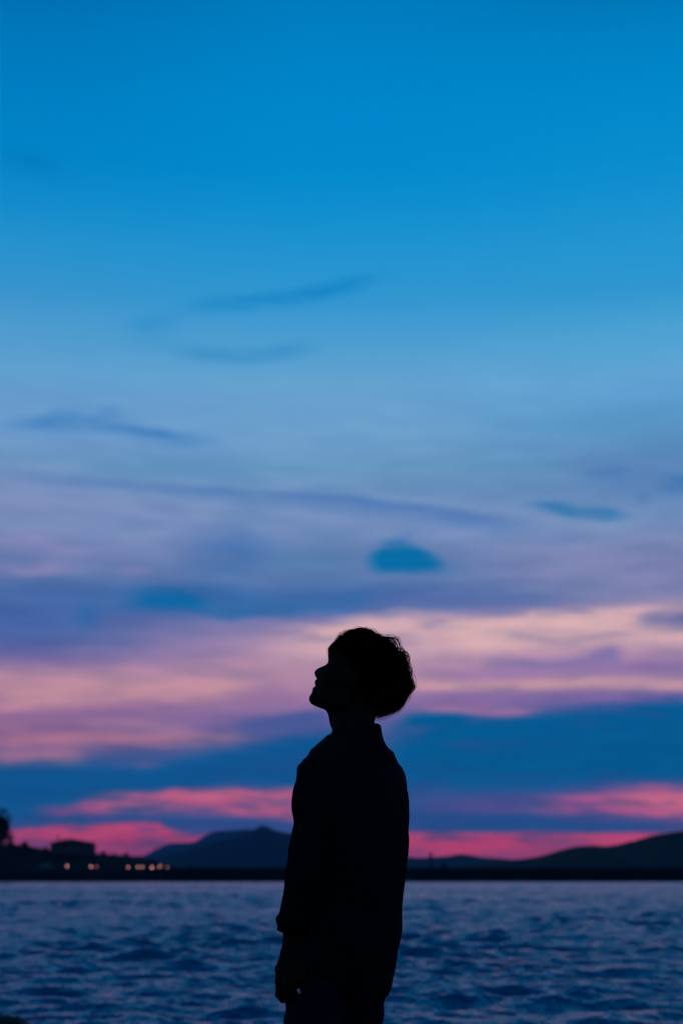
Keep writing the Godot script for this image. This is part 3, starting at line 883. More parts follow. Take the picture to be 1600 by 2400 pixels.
func prepare_head() -> void:
	var prof: Array = [Vector2(-0.0242, 1.4420), Vector2(-0.0313, 1.4588), Vector2(-0.0343, 1.4741), Vector2(-0.0365, 1.4864), Vector2(-0.0420, 1.4971), Vector2(-0.0573, 1.5063), Vector2(-0.0726, 1.5115), Vector2(-0.0849, 1.5185), Vector2(-0.0901, 1.5262), Vector2(-0.0894, 1.5338), Vector2(-0.0849, 1.5399), Vector2(-0.0812, 1.5451), Vector2(-0.0803, 1.5522), Vector2(-0.0800, 1.5568), Vector2(-0.0772, 1.5614), Vector2(-0.0723, 1.5635), Vector2(-0.0717, 1.5672), Vector2(-0.0741, 1.5715), Vector2(-0.0738, 1.5782), Vector2(-0.0696, 1.5828), Vector2(-0.0647, 1.5859), Vector2(-0.0689, 1.5905), Vector2(-0.0729, 1.5960), Vector2(-0.0748, 1.6027), Vector2(-0.0726, 1.6082), Vector2(-0.0665, 1.6134), Vector2(-0.0542, 1.6186), Vector2(-0.0426, 1.6247), Vector2(-0.0371, 1.6290), Vector2(-0.0353, 1.6364), Vector2(-0.0359, 1.6425), Vector2(-0.0368, 1.6480), Vector2(-0.0340, 1.6547), Vector2(-0.0206, 1.6792), Vector2(0.0039, 1.6976), Vector2(0.0407, 1.7098), Vector2(0.0774, 1.7052), Vector2(0.1080, 1.6884), Vector2(0.1325, 1.6609), Vector2(0.1478, 1.6302), Vector2(0.1539, 1.5966), Vector2(0.1478, 1.5598), Vector2(0.1294, 1.5262), Vector2(0.1080, 1.4986), Vector2(0.0942, 1.4818), Vector2(0.0930, 1.4695), Vector2(0.0896, 1.4619), Vector2(0.0927, 1.4251), Vector2(-0.0206, 1.4251)]
	face = Outline.new(prof, 0.06)
	var hair: Array = [Vector2(-0.0334, 1.6609), Vector2(-0.0347, 1.6685), Vector2(-0.0298, 1.6762), Vector2(-0.0230, 1.6838), Vector2(-0.0138, 1.6930), Vector2(-0.0022, 1.7022), Vector2(0.0100, 1.7098), Vector2(0.0223, 1.7141), Vector2(0.0361, 1.7169), Vector2(0.0498, 1.7212), Vector2(0.0682, 1.7193), Vector2(0.0896, 1.7111), Vector2(0.1080, 1.7019), Vector2(0.1227, 1.6927), Vector2(0.1331, 1.6823), Vector2(0.1401, 1.6700), Vector2(0.1472, 1.6615), Vector2(0.1600, 1.6602), Vector2(0.1692, 1.6511), Vector2(0.1763, 1.6410), Vector2(0.1809, 1.6287), Vector2(0.1833, 1.6149), Vector2(0.1876, 1.5996), Vector2(0.1925, 1.5843), Vector2(0.1962, 1.5721), Vector2(0.1968, 1.5598), Vector2(0.1937, 1.5507), Vector2(0.1907, 1.5445), Vector2(0.1839, 1.5323), Vector2(0.1723, 1.5170), Vector2(0.1631, 1.5032), Vector2(0.1509, 1.4946), Vector2(0.1386, 1.4913), Vector2(0.1294, 1.4851), Vector2(0.1172, 1.4821), Vector2(0.1019, 1.4818), Vector2(0.0927, 1.4790), Vector2(0.0835, 1.4818), Vector2(0.0713, 1.4986), Vector2(0.0529, 1.5231), Vector2(0.0407, 1.5476), Vector2(0.0284, 1.5690), Vector2(0.0100, 1.5843), Vector2(0.0009, 1.5966), Vector2(-0.0022, 1.6180), Vector2(-0.0144, 1.6364), Vector2(-0.0267, 1.6456)]
	mop = Outline.new(hair, 0.05)
	var c: Array = [Vector2(0.0407, 1.6088), Vector2(-0.0053, 1.5843), Vector2(-0.0726, 1.5323), Vector2(0.0039, 1.5139), Vector2(-0.0389, 1.6302), Vector2(-0.0726, 1.6012), Vector2(-0.0206, 1.6149), Vector2(-0.0696, 1.5782), Vector2(-0.0772, 1.5552), Vector2(0.0284, 1.5782), Vector2(0.0651, 1.4741), Vector2(0.0682, 1.4313), Vector2(-0.0298, 1.6394), Vector2(-0.0634, 1.5950), Vector2(0.0621, 1.6517)]
	var n := ["cranium", "face", "chin", "jaw", "nasion", "tip", "eye", "lip", "lip2", "ear", "neck", "neck2", "brow", "ala", "crown"]
	for k in n.size(): h_pts[n[k]] = c[k]

const TILT := 0.44
func f_head(p: Vector3) -> float:
	var az := absf(p.z)
	var q := Vector3(p.x, p.y, az)
	var pr := face.at(p.x, p.y)
	# turned with the tilted head
	var c: Vector2 = h_pts.cranium
	var r := Vector2(p.x - c.x, p.y - c.y).rotated(TILT)
	var d := ell(Vector3(r.x, r.y, az), Vector3.ZERO, Vector3(0.098, 0.098, 0.074))
	c = h_pts.face
	r = Vector2(p.x - c.x, p.y - c.y).rotated(TILT)
	d = smin(d, ell(Vector3(r.x, r.y, az), Vector3.ZERO, Vector3(0.060, 0.080, 0.060)), 0.03)
	d = smin(d, cap(q, hv(h_pts.chin, 0.010), hv(h_pts.jaw, 0.048), 0.020, 0.020), 0.03)
	d = smin(d, cap(q, hv(h_pts.neck, 0.0), hv(h_pts.neck2, 0.0), 0.058, 0.060), 0.03)
	d = smin(d, cap(q, hv(h_pts.brow, 0.012), hv(h_pts.brow, 0.034) + Vector3(0.012, 0, 0), 0.012, 0.009), 0.012)
	d = smin(d, cap(q, hv(h_pts.nasion, 0.0), hv(h_pts.tip, 0.0), 0.009, 0.013), 0.012)
	d = smin(d, ell(q, hv(h_pts.ala, 0.012), Vector3(0.012, 0.010, 0.008)), 0.008)
	d = smin(d, ell(q, hv(h_pts.lip, 0.006), Vector3(0.010, 0.006, 0.020)), 0.006)
	d = smin(d, ell(q, hv(h_pts.lip2, 0.006), Vector3(0.012, 0.007, 0.017)), 0.006)
	# eye sockets and eyelids
	var e := hv(h_pts.eye, 0.032)
	d = -smin(-d, ell(q, e + Vector3(-0.022, 0.006, 0), Vector3(0.017, 0.013, 0.017)), 0.012)
	d = smin(d, (q - e).length() - 0.0125, 0.004)
	# the middle of the face keeps its profile
	d = smin(d, maxf(pr, az - 0.004), 0.012)
	# ear
	var ear := hv(h_pts.ear, 0.074)
	d = smin(d, maxf(ell(q, ear, Vector3(0.017, 0.030, 0.012)), -ell(q, ear + Vector3(-0.002, 0.002, 0.012), Vector3(0.009, 0.018, 0.008))), 0.006)
	return maxf(d, pr)

func f_hair(p: Vector3) -> float:
	var pr := mop.at(p.x, p.y)
	var z := absf(p.z)
	if pr >= 0.0:
		return sqrt(pr * pr + z * z) * 0.8 if z < 0.02 else maxf(pr, z - 0.02)
	var t := 1.0 - clampf(-pr / 0.062, 0.0, 1.0)
	var w := 0.089 * sqrt(1.0 - t * t)
	return maxf((z - w) * 0.7, pr)

# hand: a relaxed, lightly curled hand hanging from the wrist
func hand_bones(wrist: Vector3, palm_in: Vector3, front: Vector3) -> Array:
	var down := Vector3(0, -1, 0)
	const G := 1.1
	var o := []
	var out := -palm_in
	for k in 4:
		var x: float = [0.034, 0.012, -0.009, -0.028][k]
		var base: Vector3 = wrist + (front * x * 0.5 + down * 0.02) * G
		var kn: Vector3 = wrist + (front * x + down * [0.088, 0.092, 0.088, 0.080][k] + out * [0.004, 0.007, 0.006, 0.0][k]) * G
		o.append([base, kn, 0.014, 0.0105, 0])
		var ls: Array = [[0.040, 0.026, 0.021], [0.044, 0.029, 0.022], [0.041, 0.027, 0.021], [0.032, 0.020, 0.018]][k]
		var curl := [0.40, 1.0, 1.45]
		var p: Vector3 = kn
		for j in 3:
			var c: float = curl[j] + 0.08 * k
			var dirn: Vector3 = (down * cos(c) + palm_in * sin(c) - front * 0.09 * k + front * [0.27, 0.12, -0.05][j]).normalized()
			var q: Vector3 = p + dirn * ls[j] * G
			o.append([p, q, [0.0100, 0.0088, 0.0080][j] * (0.9 if k == 3 else 1.0), [0.0088, 0.0080, 0.0068][j] * (0.9 if k == 3 else 1.0), 1 + k])
			p = q
	# thumb from the side of the palm near its base
	var t0: Vector3 = wrist + (front * 0.018 + down * 0.022 + palm_in * 0.006) * G
	var t1: Vector3 = wrist + (front * 0.044 + down * 0.060 + palm_in * 0.014) * G
	var t2: Vector3 = wrist + (front * 0.048 + down * 0.100 + palm_in * 0.022) * G
	var t3: Vector3 = wrist + (front * 0.043 + down * 0.136 + palm_in * 0.030) * G
	o.append([t0, t1, 0.016, 0.0125, 0])
	o.append([t1, t2, 0.0118, 0.0100, 6])
	o.append([t2, t3, 0.0100, 0.0080, 6])
	return o

var bones: Array
func f_hand(p: Vector3) -> float:
	var g := [1.0, 1.0, 1.0, 1.0, 1.0, 1.0, 1.0]
	for b in bones:
		var d := cap(p, b[0], b[1], b[2], b[3])
		g[b[4]] = smin(g[b[4]], d, 0.012 if b[4] == 0 else 0.004)
	var palm: float = g[0]
	var d: float = palm
	for k in range(1, 7):
		d = minf(d, smin(palm, g[k], 0.006))
	return d

func hand(V: PackedVector3Array, I: PackedInt32Array, wrist: Vector3, elbow: Vector3, palm_in: Vector3, front: Vector3) -> void:
	bones = hand_bones(wrist, palm_in, front)
	bones.append([wrist + (elbow - wrist).normalized() * 0.05, wrist + Vector3(0, -0.01, 0), 0.032, 0.029, 0])
	nets(V, I, wrist + Vector3(-0.09, -0.21, -0.09), wrist + Vector3(0.09, 0.055, 0.09), 0.003, f_hand)

func wrinkle(V: PackedVector3Array, I: PackedInt32Array, amp: float, f: Callable) -> PackedVector3Array:
	var N := smooth_normals(V, I)
	for k in V.size():
		V[k] += N[k] * amp * f.call(V[k])
	return smooth_normals(V, I)

func make_person() -> void:
	prepare_torso()
	prepare_head()
	var who := thing("person", "person in a dark long-sleeved shirt standing before the water with head tilted back", "person", Vector3(0, GROUND, -4.0))
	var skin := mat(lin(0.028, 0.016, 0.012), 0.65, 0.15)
	skin.subsurf_scatter_enabled = true
	skin.subsurf_scatter_strength = 0.05
	# body: one continuous mesh
	var V := PackedVector3Array()
	var I := PackedInt32Array()
	nets(V, I, Vector3(-0.32, -0.01, -0.34), Vector3(0.32, 1.54, 0.30), 0.013, f_body)
	var c: Vector2 = h_pts.cranium
	nets(V, I, Vector3(c.x - 0.15, c.y - 0.17, -0.10), Vector3(c.x + 0.13, c.y + 0.13, 0.10), 0.0032, f_head)
	hand(V, I, wr_l, el_l, -SIDE, (FRONT * 0.92 + SIDE * 0.2).normalized())
	hand(V, I, wr_r, el_r, SIDE, FRONT)
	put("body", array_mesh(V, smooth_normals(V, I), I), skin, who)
	# shirt
	var weave := noise_tex(0.35, 9, 256)
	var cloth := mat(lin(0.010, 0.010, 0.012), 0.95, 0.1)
	cloth.heightmap_enabled = true
	cloth.heightmap_texture = weave
	cloth.heightmap_scale = 0.06
	cloth.uv1_triplanar = true
	cloth.uv1_scale = Vector3(9, 9, 9)
	V = PackedVector3Array()
	I = PackedInt32Array()
	nets(V, I, Vector3(-0.26, 0.66, -0.30), Vector3(0.24, 1.45, 0.27), 0.0075, f_shirt)
	var fold := noise(3.0, 41, 3)
	var N := wrinkle(V, I, 0.006, func(p: Vector3) -> float:
		var n := fold.get_noise_3d(p.x * 2.6 + p.y * 0.5, p.y * 0.9, p.z * 2.6)
		return (1.0 - absf(n) * 2.6) * 0.9 - 0.5)
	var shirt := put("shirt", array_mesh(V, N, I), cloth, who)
	put("collar", collar_mesh(), cloth, shirt)
	for s in [[el_l, cu_l], [el_r, cu_r]]:
		put("cuff", cuff_mesh(s[0], s[1]), cloth, shirt)
	# trousers
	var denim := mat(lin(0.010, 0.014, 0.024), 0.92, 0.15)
	denim.heightmap_enabled = true
	denim.heightmap_texture = weave
	denim.heightmap_scale = 0.05
	denim.uv1_triplanar = true
	denim.uv1_scale = Vector3(12, 6, 12)
	V = PackedVector3Array()
	I = PackedInt32Array()
	nets(V, I, Vector3(-0.22, 0.05, -0.22), Vector3(0.2, 1.02, 0.22), 0.010, f_trousers)
	N = wrinkle(V, I, 0.005, func(p: Vector3) -> float:
		return 0.5 - absf(fold.get_noise_3d(p.x, p.y * 3.0 + p.x * 1.5, p.z)) * 2.2)
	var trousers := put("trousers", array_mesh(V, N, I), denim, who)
	var pocket := begin()
	box(pocket, Vector3.ZERO, Vector3(0.008, 0.014, 0.0012))
	var tg := put("pocket_tag", flat(pocket), mat(lin(0.75, 0.7, 0.7), 0.6), trousers)
	tg.position = Vector3(-0.1135, 0.722, 0.1745)
	tg.rotation = Vector3(0.05, -0.3, 0.25)
	tg.set_meta("label", "small pale tag beside the hand")
	# shoes
	V = PackedVector3Array()
	I = PackedInt32Array()
	nets(V, I, Vector3(-0.30, -0.008, -0.28), Vector3(0.16, 0.16, 0.20), 0.008, f_shoes)
	put("shoes", array_mesh(V, smooth_normals(V, I), I), mat(lin(0.02, 0.02, 0.02), 0.6), who)
	make_hair(who)
	# eyes
	for s in [-1.0, 1.0]:
		var sp := SphereMesh.new()
		sp.radius = 0.0118
		sp.height = 0.0236
		var eye := put("eye", sp, mat(lin(0.25, 0.24, 0.22), 0.2), who)
		eye.position = hv(h_pts.eye, 0.032 * s) + Vector3(-0.0022, 0.001, 0)

func collar_mesh() -> ArrayMesh:
	var V := PackedVector3Array()
	var I := PackedInt32Array()
	var c := Vector3(0.041, 1.432, 0.0)
	var n := 48
	var m := 6
	for k in n + 1:
		var a := lerpf(0.10, TAU - 0.10, float(k) / n)      # 0 is the front
		var back := 0.5 - 0.5 * cos(a)
		var d := FRONT * cos(a) + SIDE * sin(a)
		var top := lerpf(0.002, 0.026, back)
		var low := lerpf(-0.040, -0.016, back)
		var spread := lerpf(0.030, 0.002, back)
		var ring := [Vector2(0.060, -0.03), Vector2(0.062, top - 0.004), Vector2(0.065, top), Vector2(0.0685, top - 0.002), Vector2(0.071 + spread * 0.4, lerpf(top, low, 0.6)), Vector2(0.073 + spread, low)]
		for r in ring:
			V.append(c + d * r.x + Vector3(0, r.y, 0))
	for k in n:
		for j in m - 1:
			var a := k * m + j
			for x in [a, a + 1, a + m, a + 1, a + m + 1, a + m]: I.append(x)
	var N := smooth_normals(V, I)
	return array_mesh(V, N, I)

func cuff_mesh(el: Vector3, cu: Vector3) -> ArrayMesh:
	var V := PackedVector3Array()
	var N := PackedVector3Array()
	var I := PackedInt32Array()
	var d := (cu - el).normalized()
	tube(V, N, I, [cu - d * 0.03, cu - d * 0.026, cu + d * 0.022, cu + d * 0.026], 0.0435, 0.0425, 20)
	return array_mesh(V, N, I)

func make_hair(who: Node3D) -> void:
	var V := PackedVector3Array()
	var I := PackedInt32Array()
	var lo := mop.lo
	nets(V, I, Vector3(lo.x + 0.03, lo.y + 0.03, -0.10), Vector3(lo.x + mop.w * mop.cell - 0.03, lo.y + mop.h * mop.cell - 0.03, 0.10), 0.0035, f_hair)
	var cr: Vector2 = h_pts.crown
	var mid := Vector3(cr.x, cr.y - 0.03, 0)
	var axis := Vector3(0.5, 0.85, 0).normalized()
	var e1 := axis.cross(Vector3(0, 0, 1)).normalized()
	var lock := noise(1.0, 51, 3)
	var N := wrinkle(V, I, 0.006, func(p: Vector3) -> float:
		var d := (p - mid).normalized()
		var w := atan2(d.z, d.dot(e1))
		var th := acos(clampf(d.dot(axis), -1, 1))
		return lock.get_noise_3d(cos(w) * 7.0, sin(w) * 7.0, th * 1.2) + 0.8 * lock.get_noise_3d(cos(w) * 2.2, sin(w) * 2.2, th * 1.6 + 7.0) - 0.45)
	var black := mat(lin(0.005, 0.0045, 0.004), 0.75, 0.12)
	var hair := put("hair", array_mesh(V, N, I), black, who)
	# loose strands
	var rng := RandomNumberGenerator.new()
	rng.seed = 9
	V = PackedVector3Array()
	N = PackedVector3Array()
	I = PackedInt32Array()
	for k in 3600:
		var w := rng.randf() * TAU
		var t0 := rng.randf_range(0.15, 2.0)
		var span := rng.randf_range(0.25, 0.7)
		var lift := rng.randf_range(-0.004, 0.005) if rng.randf() < 0.86 else rng.randf_range(0.003, 0.011)
		var pts := []
		var dw := rng.randf_range(-0.25, 0.25)
		for j in 6:
			var f := j / 5.0
			var th := t0 + span * f
			var ww := w + dw * f * f
			var d := axis * cos(th) + (e1 * cos(ww) + Vector3(0, 0, 1) * sin(ww)) * sin(th)
			var s := 0.02
			for it in 14:
				var q := f_hair(mid + d * s)
				s -= q
				if absf(q) < 0.0006: break
			pts.append(mid + d * (s + lift * sin(f * 2.2)))
		if pts[5].x < h_pts.brow.x + 0.012: continue
		tube(V, N, I, pts, rng.randf_range(0.0005, 0.0011), 0.00025)
	for k in 150:      # longer ones, lifted by the wind at the crown and the back
		var w := rng.randf_range(-1.2, 1.2)
		var t0 := rng.randf_range(0.0, 1.2)
		var span := rng.randf_range(0.4, 0.9)
		var lift := rng.randf_range(0.004, 0.020)
		var bend := rng.randf_range(-0.5, 0.5)
		var pts := []
		for j in 7:
			var f := j / 6.0
			var th := t0 + span * f
			var ww := w + bend * f * f
			var d := axis * cos(th) + (e1 * cos(ww) + Vector3(0, 0, 1) * sin(ww)) * sin(th)
			var s := 0.02
			for it in 14:
				var q := f_hair(mid + d * s)
				s -= q
				if absf(q) < 0.0006: break
			pts.append(mid + d * (s + lift * sin(f * 2.6)))
		tube(V, N, I, pts, 0.0009, 0.0003)
	# the strands that stand clear of the head
	var stray: Array = [
		[Vector2(0.0682, 1.7215), Vector2(0.0850, 1.7172), Vector2(0.1019, 1.7083), Vector2(0.1172, 1.6991), Vector2(0.1325, 1.6847)],
		[Vector2(0.1172, 1.6970), Vector2(0.1294, 1.7000), Vector2(0.1417, 1.7003), Vector2(0.1554, 1.6982), Vector2(0.1607, 1.6853), Vector2(0.1631, 1.6624)],
		[Vector2(0.1202, 1.6945), Vector2(0.1325, 1.6958), Vector2(0.1447, 1.6982), Vector2(0.1533, 1.6878), Vector2(0.1564, 1.6731), Vector2(0.1509, 1.6609)],
		[Vector2(0.1019, 1.7092), Vector2(0.1294, 1.7049), Vector2(0.1478, 1.7019), Vector2(0.1594, 1.6930), Vector2(0.1643, 1.6731), Vector2(0.1631, 1.6609)],
		[Vector2(0.1646, 1.6762), Vector2(0.1729, 1.6655), Vector2(0.1766, 1.6517), Vector2(0.1793, 1.6410)],
		[Vector2(0.1723, 1.6670), Vector2(0.1821, 1.6609), Vector2(0.1891, 1.6456), Vector2(0.1858, 1.6241)],
		[Vector2(0.1830, 1.6272), Vector2(0.1943, 1.6134), Vector2(0.1937, 1.6012), Vector2(0.1968, 1.5960)],
		[Vector2(0.1943, 1.5843), Vector2(0.2038, 1.5696), Vector2(0.2026, 1.5568), Vector2(0.1943, 1.5482)],
		[Vector2(0.1922, 1.5813), Vector2(0.1998, 1.5660), Vector2(0.1986, 1.5537), Vector2(0.1907, 1.5445)],
		[Vector2(0.0498, 1.7221), Vector2(0.0621, 1.7264), Vector2(0.0774, 1.7242), Vector2(0.0958, 1.7129), Vector2(0.1141, 1.6970)],
		[Vector2(0.1325, 1.6853), Vector2(0.1441, 1.6878), Vector2(0.1453, 1.6762), Vector2(0.1417, 1.6639)],
		[Vector2(0.1600, 1.6602), Vector2(0.1708, 1.6541), Vector2(0.1784, 1.6394), Vector2(0.1821, 1.6241)],
		[Vector2(0.0330, 1.7160), Vector2(0.0407, 1.7196), Vector2(0.0498, 1.7221), Vector2(0.0575, 1.7202)],
	]
	for s in stray:
		for rep in 8:
			var z := rng.randf_range(-0.02, 0.02)
			var pts := []
			for p in spline(s, 4):
				var j := 0.0 if rep == 0 else (0.0016 if rep < 5 else 0.0042)
				pts.append(Vector3(p.x, p.y, z) + Vector3(rng.randfn(), rng.randfn(), rng.randfn()) * j * 0.35 + Vector3(sin(rep * 2.1), cos(rep * 1.7), 0) * j)
			tube(V, N, I, pts, 0.0009 if rep < 2 else 0.0005, 0.0005 if rep < 2 else 0.00025)
	var fringe: Array = [Vector2(-0.0160, 1.6878), Vector2(-0.0242, 1.6808), Vector2(-0.0304, 1.6731), Vector2(-0.0340, 1.6655), Vector2(-0.0316, 1.6578)]
	for rep in 14:
		var pts := []
		var z := rng.randf_range(-0.03, 0.03)
		var sh := rng.randf_range(-0.002, 0.0012)
		for p in spline(fringe, 4):
			pts.append(Vector3(p.x + sh, p.y + sh * 0.5, z))
		tube(V, N, I, pts, 0.0014, 0.0006)
	put("loose_strands", array_mesh(V, N, I), black, hair)

# ------------------------------------------------------------------ far things
func make_house(at: Vector3) -> void:
	var h := thing("house", "low dark house with a hipped roof and mast on the left headland", "house", at, 0.12)
	var plaster := mat(lin(0.09, 0.09, 0.10), 0.9)
	var tile := mat(lin(0.04, 0.035, 0.035), 0.85)
	var frame := mat(lin(0.12, 0.11, 0.1), 0.7)
	var glass := mat(lin(0.01, 0.012, 0.016), 0.08, 0.5)
	put("wall", box_mesh(Vector3(0, -0.75, 0), Vector3(16.6, 6.5, 8.0)), plaster, h)
	var st := begin()
	var e := [Vector3(-9, 0, 4.7), Vector3(9, 0.25, 4.7), Vector3(9, 0.25, -4.7), Vector3(-9, 0, -4.7), Vector3(-3.4, 1.7, 0), Vector3(-0.4, 2.0, 0)]
	for f in [[0, 4, 1], [1, 4, 5], [1, 5, 2], [2, 5, 3], [3, 5, 4], [3, 4, 0], [0, 1, 2], [0, 2, 3]]:
		for k in f: st.add_vertex(e[k] + Vector3(0, 2.502, 0))
	var roof := put("roof", flat(st), tile, h)
	var mast := begin()
	box(mast, Vector3(-5.6, 4.2, 0.5), Vector3(0.5, 2.9, 0.5))
	box(mast, Vector3(-5.6, 5.7, 0.5), Vector3(0.22, 1.2, 0.22))
	put("mast", flat(mast), tile, roof)
	for x in [-6.0, -3.0, 3.2, 6.2]:
		var win := put("window", box_mesh(Vector3(x, 1.6, 4.03), Vector3(1.5, 1.3, 0.1)), frame, h)
		put("pane", box_mesh(Vector3(x, 1.6, 4.06), Vector3(1.3, 1.1, 0.08)), glass, win)
	put("door", box_mesh(Vector3(0.2, 0.6, 4.03), Vector3(1.1, 2.2, 0.09)), frame, h)

func make_lamp(at: Vector3, power: float, label: String, post: Material, proto: Node3D) -> Node3D:
	var l: Node3D
	if proto == null:
		l = thing("street_lamp", label, "street lamp", at, 0.0, "lit street lamps along the far waterfront")
		var st := begin()
		lathe(st, [Vector2(0.0, 0.0), Vector2(0.16, 0.0), Vector2(0.15, 0.5), Vector2(0.075, 0.6), Vector2(0.055, 3.9), Vector2(0.0, 3.92)], 8)
		put("post", flat(st), post, l)
		st = begin()
		lathe(st, [Vector2(0.0, 3.88), Vector2(0.13, 3.9), Vector2(0.15, 3.95), Vector2(0.05, 3.97), Vector2(0.0, 3.97)], 10)
		put("socket", flat(st), post, l)
		st = begin()
		lathe(st, [Vector2(0.0, 4.452), Vector2(0.27, 4.46), Vector2(0.23, 4.56), Vector2(0.0, 4.62)], 10)
		put("cap", flat(st), post, l)
		var sp := SphereMesh.new()
		sp.radius = 0.24
		sp.height = 0.48
		sp.radial_segments = 16
		sp.rings = 8
		var bulb := put("lamp_globe", sp, null, l)
		bulb.position.y = 4.21
	else:
		l = dup(proto, at, 0.0, 1.0, label)
	var glow := StandardMaterial3D.new()
	glow.albedo_color = lin(0.6, 0.5, 0.4)
	glow.emission_enabled = true
	glow.emission = lin(1.0, 0.37, 0.34)
	glow.emission_energy_multiplier = power * 0.4
	(l.get_node("lamp_globe") as MeshInstance3D).material_override = glow
	if l.has_node("lamp_light"):
		(l.get_node("lamp_light") as OmniLight3D).light_energy = power * 0.05
	else:
		var o := OmniLight3D.new()
		o.name = "lamp_light"
		o.light_color = lin(1.0, 0.37, 0.34)
		o.light_energy = power * 0.05
		o.light_size = 0.2
		o.omni_range = 40.0
		o.omni_attenuation = 2.0
		o.shadow_enabled = true
		o.position = Vector3(0, 4.21, 0)
		l.add_child(o)
	return l

const GROUND := 0.55

func rock(called: String, label: String, at: Vector3, size: Vector3, sd: int, m: Material) -> void:
	var V := PackedVector3Array()
	var I := PackedInt32Array()
	var n1 := noise(1.3, sd, 4)
	nets(V, I, -size * 1.4, size * 1.4, size.length() / 22.0, func(p: Vector3) -> float:
		return ell(p, Vector3.ZERO, size) + 0.22 * size.y * n1.get_noise_3dv(p * 1.6 / size.length() * 1.7))
	var o := put(called, array_mesh(V, smooth_normals(V, I), I), m, self)
	o.position = at
	tag(o, label, "rock")

